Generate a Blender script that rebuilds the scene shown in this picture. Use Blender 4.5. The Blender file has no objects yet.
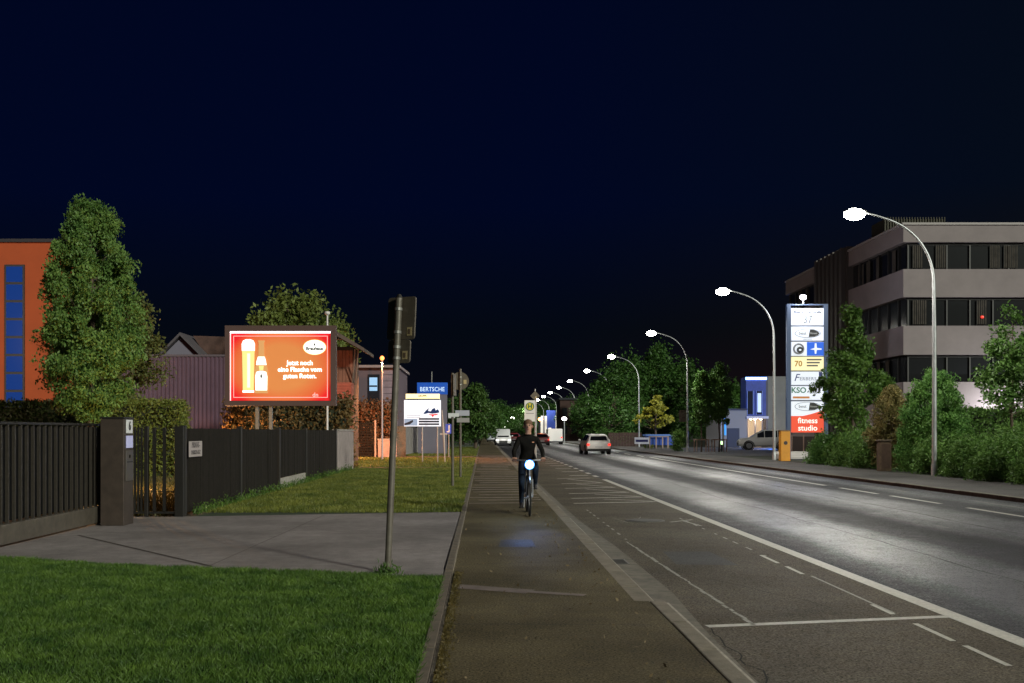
import bpy, math, random
import numpy as np
from mathutils import Vector, Matrix
R = math.radians
sc = bpy.context.scene
col = sc.collection

# ------------------------------------------------------------------ camera
F = 1000.0; HC = 1.52; VX = 483.0; VY = 432.0
cd = bpy.data.cameras.new('camera'); cam = bpy.data.objects.new('camera', cd); col.objects.link(cam)
cam.location = (0, 0, HC); cam.rotation_euler = (R(90), 0, 0)
cd.sensor_width = 36.0; cd.lens = 36.0 * F / 1024.0
cd.shift_x = (512 - VX) / 1024.0; cd.shift_y = (VY - 341.5) / 1024.0
cd.clip_end = 3000; cd.clip_start = 0.1
sc.camera = cam

# ------------------------------------------------------------------ night sky
w = bpy.data.worlds.new('World'); sc.world = w; w.use_nodes = True
nt = w.node_tree; nt.nodes.clear()
out = nt.nodes.new('ShaderNodeOutputWorld'); bg = nt.nodes.new('ShaderNodeBackground')
tc = nt.nodes.new('ShaderNodeTexCoord'); sp = nt.nodes.new('ShaderNodeSeparateXYZ')
nt.links.new(tc.outputs['Generated'], sp.inputs[0])
rz = nt.nodes.new('ShaderNodeValToRGB'); cr = rz.color_ramp
cr.elements[0].position = 0.0; cr.elements[0].color = (.0034, .0028, .0058, 1)
cr.elements[1].position = 1.0; cr.elements[1].color = (.0003, .0017, .0130, 1)
e = cr.elements.new(.10); e.color = (.0013, .0027, .0062, 1)
e = cr.elements.new(.22); e.color = (.0004, .0023, .0160, 1)
nt.links.new(sp.outputs[2], rz.inputs[0])
rx = nt.nodes.new('ShaderNodeValToRGB'); cx = rx.color_ramp
cx.elements[0].position = .54; cx.elements[0].color = (1, 1, 1, 1)
cx.elements[1].position = .80; cx.elements[1].color = (5, 1.9, .48, 1)
mr = nt.nodes.new('ShaderNodeMath'); mr.operation = 'MULTIPLY_ADD'; mr.inputs[1].default_value = .5; mr.inputs[2].default_value = .5
nt.links.new(sp.outputs[0], mr.inputs[0]); nt.links.new(mr.outputs[0], rx.inputs[0])
mm = nt.nodes.new('ShaderNodeMix'); mm.data_type = 'RGBA'; mm.blend_type = 'MULTIPLY'; mm.inputs[0].default_value = 1
nt.links.new(rz.outputs[0], mm.inputs[6]); nt.links.new(rx.outputs[0], mm.inputs[7])
nt.links.new(mm.outputs[2], bg.inputs[0]); bg.inputs[1].default_value = .70
nt.links.new(bg.outputs[0], out.inputs[0])
# added fill light from behind the camera that brightens trees and facades
sl = bpy.data.lights.new('fill_sun', 'SUN'); sl.energy = 2.1; sl.angle = R(5); sl.color = (.94, .97, .84)
so = bpy.data.objects.new('fill_sun', sl); col.objects.link(so); so.rotation_euler = (R(69), 0, R(40))

sc.view_settings.view_transform = 'Standard'; sc.view_settings.look = 'None'
sc.view_settings.gamma = 1; sc.view_settings.exposure = 0.45
sc.render.engine = 'CYCLES'
sc.cycles.max_bounces = 5; sc.cycles.diffuse_bounces = 2; sc.cycles.glossy_bounces = 2
sc.cycles.transmission_bounces = 3; sc.cycles.transparent_max_bounces = 4
sc.cycles.sample_clamp_indirect = 3.0
sc.cycles.caustics_reflective = False; sc.cycles.caustics_refractive = False

# ------------------------------------------------------------------ materials
MC = {}
def mat(name, c, rough=.7, metal=0.0, noise=None, bump=None, emit=0.0, ecol=None, c2=None, spec=None, trans=0.0):
    """noise=(scale, amount) mottles the colour; bump=(scale, strength, distance)"""
    if name in MC: return MC[name]
    m = bpy.data.materials.new(name); m.use_nodes = True; n = m.node_tree; p = n.nodes['Principled BSDF']
    p.inputs['Base Color'].default_value = (*c, 1); p.inputs['Roughness'].default_value = rough
    p.inputs['Metallic'].default_value = metal
    if spec is not None: p.inputs['Specular IOR Level'].default_value = spec
    if emit:
        p.inputs['Emission Color'].default_value = (*(ecol or c), 1); p.inputs['Emission Strength'].default_value = emit
    if noise or bump: tcn = n.nodes.new('ShaderNodeTexCoord')
    if noise:
        nz = n.nodes.new('ShaderNodeTexNoise'); nz.inputs['Scale'].default_value = noise[0]; nz.inputs['Detail'].default_value = 6
        nz.inputs['Roughness'].default_value = .65
        n.links.new(tcn.outputs['Object'], nz.inputs[0])
        rp = n.nodes.new('ShaderNodeValToRGB'); a = noise[1]
        k2 = c2 or tuple(min(1, v * (1 + a)) for v in c)
        rp.color_ramp.elements[0].position = .32; rp.color_ramp.elements[0].color = (*[v * (1 - a) for v in c], 1)
        rp.color_ramp.elements[1].position = .68; rp.color_ramp.elements[1].color = (*k2, 1)
        n.links.new(nz.outputs[0], rp.inputs[0]); n.links.new(rp.outputs[0], p.inputs['Base Color'])
    if bump:
        nb = n.nodes.new('ShaderNodeTexNoise'); nb.inputs['Scale'].default_value = bump[0]; nb.inputs['Detail'].default_value = 4
        n.links.new(tcn.outputs['Object'], nb.inputs[0])
        bn = n.nodes.new('ShaderNodeBump'); bn.inputs['Strength'].default_value = bump[1]; bn.inputs['Distance'].default_value = bump[2] if len(bump) > 2 else .02
        n.links.new(nb.outputs[0], bn.inputs['Height']); n.links.new(bn.outputs[0], p.inputs['Normal'])
    MC[name] = m
    return m

def leafmat(name, c1, c2, scale=1.3):
    if name in MC: return MC[name]
    m = bpy.data.materials.new(name); m.use_nodes = True; n = m.node_tree; p = n.nodes['Principled BSDF']
    o = n.nodes['Material Output']
    t = n.nodes.new('ShaderNodeTexCoord'); nz = n.nodes.new('ShaderNodeTexNoise'); nz.inputs['Scale'].default_value = scale; nz.inputs['Detail'].default_value = 8
    nz.inputs['Roughness'].default_value = .8
    n.links.new(t.outputs['Object'], nz.inputs[0])
    rp = n.nodes.new('ShaderNodeValToRGB'); rp.color_ramp.elements[0].position = .35; rp.color_ramp.elements[1].position = .66
    rp.color_ramp.elements[0].color = (*c1, 1); rp.color_ramp.elements[1].color = (*c2, 1)
    n.links.new(nz.outputs[0], rp.inputs[0]); n.links.new(rp.outputs[0], p.inputs['Base Color'])
    p.inputs['Roughness'].default_value = .55; p.inputs['Specular IOR Level'].default_value = .35
    tr = n.nodes.new('ShaderNodeBsdfTranslucent'); n.links.new(rp.outputs[0], tr.inputs[0])
    mx = n.nodes.new('ShaderNodeMixShader'); mx.inputs[0].default_value = .3
    n.links.new(p.outputs[0], mx.inputs[1]); n.links.new(tr.outputs[0], mx.inputs[2]); n.links.new(mx.outputs[0], o.inputs[0])
    MC[name] = m
    return m

def tarmac(name, c, rough, speck=.45, spec=.22, rv=0.0, bands=None, blotch=.25, crack=0.0):
    """asphalt: stone speckle, blotches, optional wheel-worn bands across X"""
    m = bpy.data.materials.new(name); m.use_nodes = True; n = m.node_tree; p = n.nodes['Principled BSDF']; L = n.links
    t = n.nodes.new('ShaderNodeTexCoord')
    def noise(s, d=4, r=.6):
        q = n.nodes.new('ShaderNodeTexNoise'); q.inputs['Scale'].default_value = s; q.inputs['Detail'].default_value = d; q.inputs['Roughness'].default_value = r
        L.new(t.outputs['Object'], q.inputs[0]); return q
    def rng(src, a, b, lo=.35, hi=.65):
        q = n.nodes.new('ShaderNodeMapRange'); q.inputs[1].default_value = lo; q.inputs[2].default_value = hi; q.inputs[3].default_value = a; q.inputs[4].default_value = b
        L.new(src, q.inputs[0]); return q.outputs[0]
    def mul(a, b):
        q = n.nodes.new('ShaderNodeMath'); q.operation = 'MULTIPLY'; L.new(a, q.inputs[0])
        if hasattr(b, 'links') or not isinstance(b, float): L.new(b, q.inputs[1])
        else: q.inputs[1].default_value = b
        return q.outputs[0]
    fine = noise(55, 4, .8); mid = noise(5, 7, .75); big = noise(.55, 5, .6)
    v = mul(rng(fine.outputs[0], 1 - speck, 1 + speck), rng(big.outputs[0], 1 - blotch, 1 + blotch))
    v = mul(v, rng(mid.outputs[0], .80, 1.2))
    if bands:
        s = n.nodes.new('ShaderNodeSeparateXYZ'); L.new(t.outputs['Object'], s.inputs[0])
        wob = n.nodes.new('ShaderNodeTexNoise'); wob.inputs['Scale'].default_value = .12; L.new(t.outputs['Object'], wob.inputs[0])
        ad = n.nodes.new('ShaderNodeMath'); ad.operation = 'MULTIPLY_ADD'; L.new(wob.outputs[0], ad.inputs[0]); ad.inputs[1].default_value = .8; L.new(s.outputs[0], ad.inputs[2])
        q = n.nodes.new('ShaderNodeMapRange'); q.inputs[1].default_value = bands[0]; q.inputs[2].default_value = bands[1]; L.new(ad.outputs[0], q.inputs[0])
        rp = n.nodes.new('ShaderNodeValToRGB'); rp.color_ramp.interpolation = 'EASE'
        st = bands[2]
        rp.color_ramp.elements[0].position = 0; rp.color_ramp.elements[0].color = (st[0],) * 3 + (1,)
        rp.color_ramp.elements[1].position = 1; rp.color_ramp.elements[1].color = (st[-1],) * 3 + (1,)
        for i in range(1, len(st) - 1):
            e_ = rp.color_ramp.elements.new(i / (len(st) - 1)); e_.color = (st[i],) * 3 + (1,)
        L.new(q.outputs[0], rp.inputs[0]); v = mul(v, rp.outputs[0])
    vm = n.nodes.new('ShaderNodeVectorMath'); vm.operation = 'SCALE'; vm.inputs[0].default_value = c; L.new(v, vm.inputs['Scale'])
    L.new(vm.outputs[0], p.inputs['Base Color'])
    vs_ = mul(v, spec); L.new(vs_, p.inputs['Specular IOR Level'])
    if rv: L.new(rng(v, rough + rv, rough - rv, .45, 1.7), p.inputs['Roughness'])
    else: L.new(rng(mid.outputs[0], rough - .06, rough + .08), p.inputs['Roughness'])
    bn = n.nodes.new('ShaderNodeBump'); bn.inputs['Strength'].default_value = .55; bn.inputs['Distance'].default_value = .006
    L.new(fine.outputs[0], bn.inputs['Height'])
    if crack:
        vo = n.nodes.new('ShaderNodeTexVoronoi'); vo.feature = 'DISTANCE_TO_EDGE'; vo.inputs['Scale'].default_value = crack
        ws = n.nodes.new('ShaderNodeVectorMath'); ws.operation = 'ADD'; wn = noise(3, 4, .7)
        L.new(t.outputs['Object'], ws.inputs[0]); L.new(wn.outputs[1], ws.inputs[1]); L.new(ws.outputs[0], vo.inputs[0])
        k = rng(vo.outputs[0], .35, 1.0, 0.0, .012); v2 = mul(v, k)
        L.new(v2, vm.inputs['Scale'])
    L.new(bn.outputs[0], p.inputs['Normal'])
    MC[name] = m
    return m

# ------------------------------------------------------------------ mesh builder
class MB:
    def __init__(s): s.v = []; s.f = []
    def add(s, vs, fs):
        b = len(s.v); s.v += [tuple(x) for x in vs]; s.f += [tuple(b + i for i in f) for f in fs]; return s
    def box(s, x0, x1, y0, y1, z0, z1, M=None):
        vs = [Vector(p) for p in ((x0,y0,z0),(x1,y0,z0),(x1,y1,z0),(x0,y1,z0),(x0,y0,z1),(x1,y0,z1),(x1,y1,z1),(x0,y1,z1))]
        if M: vs = [M @ p for p in vs]
        return s.add(vs, [(0,3,2,1),(4,5,6,7),(0,1,5,4),(1,2,6,5),(2,3,7,6),(3,0,4,7)])
    def tube(s, pts, rad, n=10, cap=True):
        pts = [Vector(p) for p in pts]
        if not isinstance(rad, (list, tuple)): rad = [rad] * len(pts)
        rings = []; up = None
        for i, p in enumerate(pts):
            d = (pts[min(i+1, len(pts)-1)] - pts[max(i-1, 0)]).normalized()
            if up is None:
                up = Vector((0,0,1)) if abs(d.z) < .9 else Vector((1,0,0))
            a = d.cross(up)
            if a.length < 1e-4: a = d.cross(Vector((0,1,0)))
            a.normalize(); b = d.cross(a).normalized(); up = -b if False else up
            rings.append([p + (a * math.cos(t) + b * math.sin(t)) * rad[i] for t in [2*math.pi*k/n for k in range(n)]])
        vs = [q for r_ in rings for q in r_]; fs = []
        for i in range(len(pts)-1):
            for k in range(n):
                k2 = (k+1) % n; fs.append((i*n+k, i*n+k2, (i+1)*n+k2, (i+1)*n+k))
        if cap: fs.append(tuple(range(n))[::-1]); fs.append(tuple(range((len(pts)-1)*n, len(pts)*n)))
        return s.add(vs, fs)
    def prism(s, poly, axis, a, b):
        """poly: 2D points; axis 'x': (y,z) extruded in x; 'y': (x,z); 'z': (x,y)"""
        def P(u, v, t): return {'x': (t,u,v), 'y': (u,t,v), 'z': (u,v,t)}[axis]
        n = len(poly); vs = [P(u,v,a) for u,v in poly] + [P(u,v,b) for u,v in poly]
        fs = [tuple(range(n)), tuple(range(2*n-1, n-1, -1))] + [(i,(i+1)%n+0,(i+1)%n+n,i+n)[::-1] for i in range(n)]
        return s.add(vs, fs)
    def ell(s, c, r, nu=14, nv=8, M=None):
        vs = []; fs = []
        for j in range(nv+1):
            ph = -math.pi/2 + math.pi*j/nv
            for i in range(nu):
                th = 2*math.pi*i/nu
                q = Vector((r[0]*math.cos(ph)*math.cos(th), r[1]*math.cos(ph)*math.sin(th), r[2]*math.sin(ph)))
                if M: q = M @ q
                vs.append(q + Vector(c))
        for j in range(nv):
            for i in range(nu):
                i2 = (i+1)%nu; fs.append((j*nu+i, j*nu+i2, (j+1)*nu+i2, (j+1)*nu+i))
        return s.add(vs, fs)
    def quad(s, a, b, c, d): return s.add([a,b,c,d], [(0,1,2,3)])
    def disc(s, c, rx_, rz_, n=28, th=.01):
        poly = [(c[0]+rx_*math.cos(2*math.pi*k/n), c[2]+rz_*math.sin(2*math.pi*k/n)) for k in range(n)]
        return s.prism(poly, 'y', c[1], c[1]+th)
    def torus(s, c, R_, r, axis='x', n=40, k=8):
        pts = []; vs = []; fs = []
        for i in range(n):
            t = 2*math.pi*i/n
            for j in range(k):
                u = 2*math.pi*j/k; rr = R_ + r*math.cos(u); h = r*math.sin(u)
                q = {'x': (h, rr*math.cos(t), rr*math.sin(t)), 'y': (rr*math.cos(t), h, rr*math.sin(t))}[axis]
                vs.append(Vector(q)+Vector(c))
        for i in range(n):
            for j in range(k):
                a = i*k+j; b = i*k+(j+1)%k; c2 = ((i+1)%n)*k+(j+1)%k; d = ((i+1)%n)*k+j; fs.append((a,b,c2,d))
        return s.add(vs, fs)

def build(name, mb, m, parent=None, loc=None, bevel=0, smooth=False, rot=None):
    me = bpy.data.meshes.new(name); me.from_pydata([tuple(v) for v in mb.v], [], mb.f); me.update()
    import bmesh
    bm = bmesh.new(); bm.from_mesh(me); bmesh.ops.recalc_face_normals(bm, faces=bm.faces); bm.to_mesh(me); bm.free()
    if smooth:
        me.polygons.foreach_set('use_smooth', [True]*len(me.polygons))
    o = bpy.data.objects.new(name, me); col.objects.link(o)
    if m: me.materials.append(m)
    if parent: o.parent = parent
    if loc: o.location = loc
    if rot: o.rotation_euler = rot
    if bevel:
        b = o.modifiers.new('bevel', 'BEVEL'); b.width = bevel; b.segments = 2; b.limit_method = 'ANGLE'
    if smooth:
        try:
            me.set_sharp_from_angle(angle=R(40))
        except Exception: pass
    return o

def tag(o, label=None, cat=None, group=None, kind=None):
    if label: o['label'] = label
    if cat: o['category'] = cat
    if group: o['group'] = group
    if kind: o['kind'] = kind
    return o
def thing(name, label, cat, loc=(0,0,0), rz_=0, group=None):
    o = bpy.data.objects.new(name, None); col.objects.link(o); o.location = loc; o.rotation_euler = (0,0,rz_)
    o.empty_display_size = .2
    return tag(o, label, cat, group)
def struct(name, mb, m, **k): return tag(build(name, mb, m, **k), kind='structure')
def copy_tree(o, parent=None):
    c = o.copy(); col.objects.link(c); c.parent = parent
    for ch in list(o.children): copy_tree(ch, c)
    return c
def at(px, py, Y): return Vector(((px-VX)*Y/F, Y, HC-(py-VY)*Y/F))
def text(s, size, loc, parent, m, rot=(R(90),0,0), bold=0.0, ext=.003, sx=1.0, align='CENTER', name='lettering', spacing=1.0, shear=0.0):
    cu = bpy.data.curves.new('t', 'FONT'); cu.body = s; cu.size = size; cu.align_x = align; cu.align_y = 'CENTER'
    cu.extrude = ext; cu.offset = bold; cu.space_character = spacing; cu.resolution_u = 3; cu.space_line = .95; cu.shear = shear
    to = bpy.data.objects.new('t', cu); col.objects.link(to)
    dg = bpy.context.evaluated_depsgraph_get(); dg.update()
    me = bpy.data.meshes.new_from_object(to.evaluated_get(dg)); bpy.data.objects.remove(to); bpy.data.curves.remove(cu)
    me.name = name; me.materials.clear(); me.materials.append(m)
    o = bpy.data.objects.new(name, me); col.objects.link(o); o.parent = parent; o.location = loc; o.rotation_euler = rot; o.scale = (sx,1,1)
    return o

# ------------------------------------------------------------------ foliage
def leaf_mesh(name, pts, size, m, rng, up=.0, aspect=.55):
    n = len(pts)
    u = rng.normal(size=(n,3)); u[:,2] += up; u /= np.linalg.norm(u, axis=1)[:,None]
    r2 = rng.normal(size=(n,3)); v = np.cross(u, r2); v /= np.linalg.norm(v, axis=1)[:,None]
    L = (size*(.6+.8*rng.random(n)))[:,None]; W = L*aspect
    V = np.stack([pts-u*L*.5, pts+v*W*.5, pts+u*L*.6, pts-v*W*.5], axis=1).reshape(-1,3).astype(np.float32)
    me = bpy.data.meshes.new(name); me.vertices.add(4*n); me.vertices.foreach_set('co', V.ravel())
    me.loops.add(4*n); me.loops.foreach_set('vertex_index', np.arange(4*n, dtype=np.int32))
    me.polygons.add(n); me.polygons.foreach_set('loop_start', np.arange(0,4*n,4,dtype=np.int32))
    me.update(calc_edges=True); me.materials.append(m)
    return me

def crown_points(rng, H0, H1, rad, nclump, per, spread, flat=1.0):
    """clump centres inside an envelope rad(t) (t 0 bottom..1 top), leaves gathered round each clump"""
    cs = []
    while len(cs) < nclump:
        t = rng.random(); r_ = rad(t)
        if r_ <= 0: continue
        if rng.random() > (r_/1.0) / max(rad(q) for q in (0,.1,.2,.3,.4,.5,.6,.7,.8,.9,1)): continue
        a = rng.random()*2*math.pi; q = r_ * (rng.random()**.38)
        cs.append((q*math.cos(a), q*math.sin(a), H0+(H1-H0)*t))
    cs = np.array(cs)
    pts = []
    for c in cs:
        k = int(per*(.4+1.2*rng.random())); s_ = spread*(.6+.8*rng.random())
        d = rng.normal(size=(k,3)); d /= np.linalg.norm(d, axis=1)[:,None]
        d *= (rng.random(k)**.5)[:,None]*s_*1.5; d[:,2] *= flat
        pts.append(c+d)
    return cs, np.concatenate(pts)

barkm = mat('bark', (.09,.065,.045), .9, noise=(9,.35), bump=(30,.6,.03))
def tree(name, label, cat, loc, H0, H1, rad, nclump, per, spread, size, m, seed=1, trunk_r=.1, group=None, up=.0, limbs=18, flat=1.0, aspect=.55, lean=0):
    rng = np.random.default_rng(seed)
    t = thing(name, label, cat, loc, 0, group)
    cs, pts = crown_points(rng, H0, H1, rad, nclump, per, spread, flat)
    me = leaf_mesh('crown', pts, size, m, rng, up, aspect)
    o = bpy.data.objects.new('crown', me); col.objects.link(o); o.parent = t
    mb = MB(); top = H0+(H1-H0)*.85
    tp = [Vector((0,0,-.1)), Vector((.02,0,H0*.5)), Vector((-.03,.02,H0)), Vector((.04,0,(H0+top)/2)), Vector((0,0,top))]
    mb.tube(tp, [trunk_r*1.25, trunk_r, trunk_r*.85, trunk_r*.5, trunk_r*.12], 8)
    idx = rng.choice(len(cs), min(limbs, len(cs)), replace=False)
    for i in idx:
        c = Vector(cs[i]); zb = max(H0*.85, c.z - (.3+.5*rng.random())*max(.5, math.hypot(c.x,c.y)))
        zb = min(zb, top)
        s0 = Vector((0,0,zb)); mid = (s0+c)/2 + Vector((0,0,-.08*(c-s0).length))
        r0 = trunk_r*.35; mb.tube([s0, mid, c], [r0, r0*.6, r0*.2], 5, cap=False)
    build('trunk', mb, barkm, t, smooth=True)
    return t

def shrub(name, label, cat, loc, H, rad, nclump, per, spread, size, m, seed, group=None, H0=.05):
    return tree(name, label, cat, loc, H0, H, rad, nclump, per, spread, size, m, seed, trunk_r=.04, group=group, limbs=10)

def hedge(name, label, loc, sx, sy, H, m, seed, size=.07, dens=900, cat='hedge', rz_=0, group=None, rough=.08):
    rng = np.random.default_rng(seed); t = thing(name, label, cat, loc, rz_, group)
    A = 2*(sx+sy)*H + sx*sy; n = int(A*dens)
    P = rng.random((n,3)); face = rng.random(n)*A
    X = (P[:,0]-.5)*sx; Yy = (P[:,1]-.5)*sy; Z = P[:,2]*H
    a1 = sx*sy; a2 = a1+sx*H; a3 = a2+sx*H; a4 = a3+sy*H
    Z = np.where(face < a1, H, Z)
    Yy = np.where((face>=a1)&(face<a2), -sy/2, np.where((face>=a2)&(face<a3), sy/2, Yy))
    X = np.where((face>=a3)&(face<a4), -sx/2, np.where(face>=a4, sx/2, X))
    pts = np.stack([X,Yy,Z],1)
    # round the edges, roughen
    pts[:,2] -= .10*np.clip((np.abs(X)/(sx/2))**6 + (np.abs(Yy)/(sy/2))**6 - .9, 0, 1)*(Z > H*.9)
    pts += rng.normal(size=pts.shape)*rough
    pts[:,2] = np.maximum(pts[:,2], .02)
    me = leaf_mesh('foliage', pts, size, m, rng)
    o = bpy.data.objects.new('foliage', me); col.objects.link(o); o.parent = t
    mb = MB().box(-sx/2+.12, sx/2-.12, -sy/2+.12, sy/2-.12, 0, H-.12)
    build('branches', mb, mat('hedge_wood', (.022,.028,.012), .95, noise=(12,.5)), t)
    return t
# ================================================================== THE SETTING
asphalt_walk = tarmac('asphalt_walk', (.076,.059,.028), .72, .9, blotch=.35)
asphalt_park = tarmac('asphalt_park', (.070,.056,.036), .66, .95, blotch=.25)
asphalt_road = tarmac('asphalt_road', (.050,.050,.056), .52, .8, spec=.30, rv=.16, bands=(4.2,12.6,[.5,.7,1.75,1.5,.5,.35,.9,1.7,1.4,.5,.55,1.3,.9]), blotch=.15)
asphalt_far = tarmac('asphalt_pavement', (.075,.070,.066), .7, .4, blotch=.25)
concrete = tarmac('concrete_slab', (.20,.176,.17), .75, .18, blotch=.22)
kerbm = mat('kerb_stone', (.16,.135,.10), .8, noise=(5,.3), bump=(60,.5,.01))
gutm = mat('gutter_concrete', (.12,.105,.082), .8, noise=(7,.35), bump=(60,.5,.01))
soil = mat('lawn_soil', (.012,.017,.006), .95, noise=(4,.4))
grassbase = mat('lawn_base', (.016,.030,.007), .95, noise=(3,.4))
paint = mat('road_paint', (.44,.42,.37), .55, noise=(26,.22))
paintw = mat('road_paint_worn', (.26,.25,.22), .6, noise=(30,.5))
bandm = mat('pale_band', (.46,.38,.38), .6, noise=(4,.5))
ZR = -.10
struct('ground', MB().box(-900,900,-60,1400,-.5,-.22), soil)
struct('road', MB().box(1.62,12.35,-25,700,-.21,ZR), asphalt_road)
pl = MB(); pl.quad((1.621,-25,ZR+.004),(4.07,-25,ZR+.004),(4.07,62,ZR+.004),(1.621,62,ZR+.004)); struct('parking_lane', pl, asphalt_park)
struct('gutter', MB().prism([(1.565,-25),(1.74,-25),(1.76,6),(1.80,8),(1.90,10),(1.87,14),(1.75,18),(1.74,24),(1.76,700),(1.565,700)],'z',-.21,ZR+.010), gutm)
k = MB(); y = -20.0; rr = random.Random(4)
while y < 130:
    dx = rr.uniform(-.004,.004); dz = rr.uniform(-.004,.004)
    k.box((1.50 if y < 8.5 else 1.37)+dx,(1.64 if y < 8.5 else 1.56)+dx,y+.006,y+.994,-.21,.004+dz if y < 9 else -.02+dz); y += 1.0
k.box(1.37,1.55,130,700,-.21,0)
struct('kerb', k, kerbm, bevel=.012)
struct('sidewalk', MB().prism([(-.33,-25),(1.49,-25),(1.49,8.99),(1.362,9.0),(1.362,700),(-.33,700)],'z',-.21,0), asphalt_walk)
kl = MB(); y = -20.0
while y < 60:
    kl.box(1.562+(.085 if y<8.5 else 0),1.585+(.085 if y<8.5 else 0),y+.004,y+.996,-.2,ZR+.055+(.03 if y<9 else 0)); y += 1.0
struct('kerb_edge', kl, mat('kerb_edge_pale', (.30,.27,.22), .8, noise=(9,.3)))
el = MB(); y = -20.0; re_ = random.Random(41)
while y < 60:
    el.box(-.331,(-.312 if y < 10 else -.322)+re_.uniform(-.003,.003),y+.003,y+.997,-.05,.006); y += 1.0
struct('edging_joint', el, mat('joint_pale',(.26,.22,.17),.85,noise=(9,.4)))
ed = MB(); y = -20.0
while y < 110:
    ed.box(-.42,-.335,y+.004,y+.996,-.21,.012+rr.uniform(-.004,.004)); y += 1.0
struct('lawn_edging', ed, mat('edging_stone', (.10,.078,.055), .85, noise=(6,.35)), bevel=.008)
k = MB(); y = -20.0
while y < 200:
    k.box(12.35,12.50,y+.006,y+1.994,-.21,.004 + rr.uniform(-.004,.004)); y += 2.0
struct('kerb_opposite', k, kerbm, bevel=.012)
struct('sidewalk_opposite', MB().box(12.505,15.6,-25,700,-.21,0), asphalt_far)
struct('terrain_opposite', MB().box(15.605,500,-25,64,-.21,.0), soil)
struct('forecourt', MB().box(15.605,60,64.005,99,-.21,.0), tarmac('forecourt_asphalt', (.09,.09,.095), .6, .3))
struct('terrain_far', MB().box(15.605,500,99.005,700,-.21,.0), soil)
# driveway and lawns on our side
dr = [(-.425,10.55),(-.425,19.0),(-5.30,18.0),(-5.55,17.95),(-6.45,17.9),(-9.4,17.6),(-9.4,13.5),(-6.45,12.35),(-4.3,11.55),(-2.4,11.0)]
struct('driveway', MB().prism(dr,'z',-.21,.0), concrete)
j = MB()
def strip(mb, a, b, wd, z):
    a = Vector((*a,0)); b = Vector((*b,0)); d = (b-a).normalized(); nn = Vector((-d.y,d.x,0))*wd/2
    mb.add([(a.x-nn.x,a.y-nn.y,z),(b.x-nn.x,b.y-nn.y,z),(b.x+nn.x,b.y+nn.y,z),(a.x+nn.x,a.y+nn.y,z)],[(0,1,2,3)])
strip(j,(-5.95,14.7),(-3.05,11.28),.035,.004); strip(j,(-.43,14.9),(-5.9,15.1),.012,.004); strip(j,(-3.1,11.35),(-2.9,18.3),.010,.004)
struct('driveway_joint', j, mat('joint', (.035,.022,.015), .9))
struct('lawn_near', MB().prism([(-9.4,-20),(-.425,-20),(-.425,10.54),(-2.4,10.99),(-4.3,11.54),(-6.45,12.34),(-9.4,13.49)],'z',-.21,-.012), grassbase)
struct('lawn_far', MB().prism([(-.425,19.01),(-.425,41.9),(-5.3,42.3),(-5.3,18.01)],'z',-.21,-.012), grassbase)
sand = mat('worn_earth', (.16,.085,.045), .95, noise=(6,.35))
struct('earth_path', MB().prism([(-.425,41.91),(-.425,43.0),(-5.3,43.4),(-5.3,42.31)],'z',-.21,-.004), sand)
struct('lawn_middle', MB().prism([(-.425,43.01),(-.425,59.4),(-5.3,59.9),(-9.0,60.0),(-9.0,43.5),(-5.3,43.41)],'z',-.21,-.012), grassbase)
struct('side_road', MB().prism([(-.425,59.41),(-.425,62.6),(-40,63.6),(-40,60.2),(-9,60.01),(-5.3,59.91)],'z',-.21,-.004), sand)
struct('lawn_distant', MB().prism([(-.425,62.61),(-.425,130),(-40,130),(-40,63.61)],'z',-.21,-.012), grassbase)
struct('yard_ground', MB().prism([(-5.31,18.01),(-5.31,43.4),(-9.0,43.49),(-9.0,60.0),(-60,60.1),(-60,-20),(-9.41,-20),(-9.41,17.61)],'z',-.21,-.03), mat('yard_earth', (.05,.038,.022), .95, noise=(.6,.4)))

# painted markings and pale bands (sheets above the asphalt)
zp = ZR+.008
mk = MB(); strip(mk,(4.15,-20),(4.12,34),.17,zp)
strip(mk,(1.86,8.30),(4.05,8.74),.10,zp)
for a,b in ((3.03,3.55),(4.1,4.7),(5.3,5.9),(6.9,7.55),(7.72,8.42),(8.85,9.35),(11.35,12.0),(12.3,13.1)): strip(mk,(3.63,a),(3.64,b),.05,zp)
tag(struct('lane_marking', mk, paint), 'thick white line and short dashes on the near asphalt lane', None)
mk = MB(); rr = random.Random(9); y = 8.35
while y < 14.6:
    l_ = rr.uniform(.12,.5); strip(mk,(2.27-(y-8.35)*.025+rr.uniform(-.012,.012),y),(2.27-(y+l_-8.35)*.025+rr.uniform(-.012,.012),y+l_),rr.uniform(.02,.045),zp); y += l_+rr.uniform(0,.05)
strip(mk,(3.66,8.9),(3.68,11.2),.03,zp)
strip(mk,(3.35,17.9),(3.85,18.4),.07,zp); strip(mk,(3.62,18.2),(3.75,17.2),.05,zp)
y = 15.0
while y < 20.5:
    l_ = rr.uniform(.1,.35); strip(mk,(2.15,y),(2.15,y+l_),.035,zp); strip(mk,(3.68,y-2),(3.68,y-2+l_),.03,zp); y += l_+rr.uniform(.2,.7)
for i in range(26): strip(mk,(rr.uniform(2.35,3.4),rr.uniform(17.8,19.0)),(rr.uniform(2.35,3.4),rr.uniform(17.8,19.0)),rr.uniform(.008,.02),zp) if i%3==0 else None
struct('worn_lane_marking', mk, paintw)
mk = MB()                                   # zig-zag hatch of the bus bay
hy = [22.6,24.3,26.2,28.6,31.2,34.5]
for i,yy in enumerate(hy):
    strip(mk,(2.05+.1*i,yy),(4.0-.05*i,yy+.55),.12,zp)
    if i: strip(mk,(2.9,yy-.25),(4.0-.05*i,hy[i-1]+.75),.07,zp)
for i in range(16): strip(mk,(4.12,36+i*2.6),(4.10,37.0+i*2.6),.16,zp)
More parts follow.
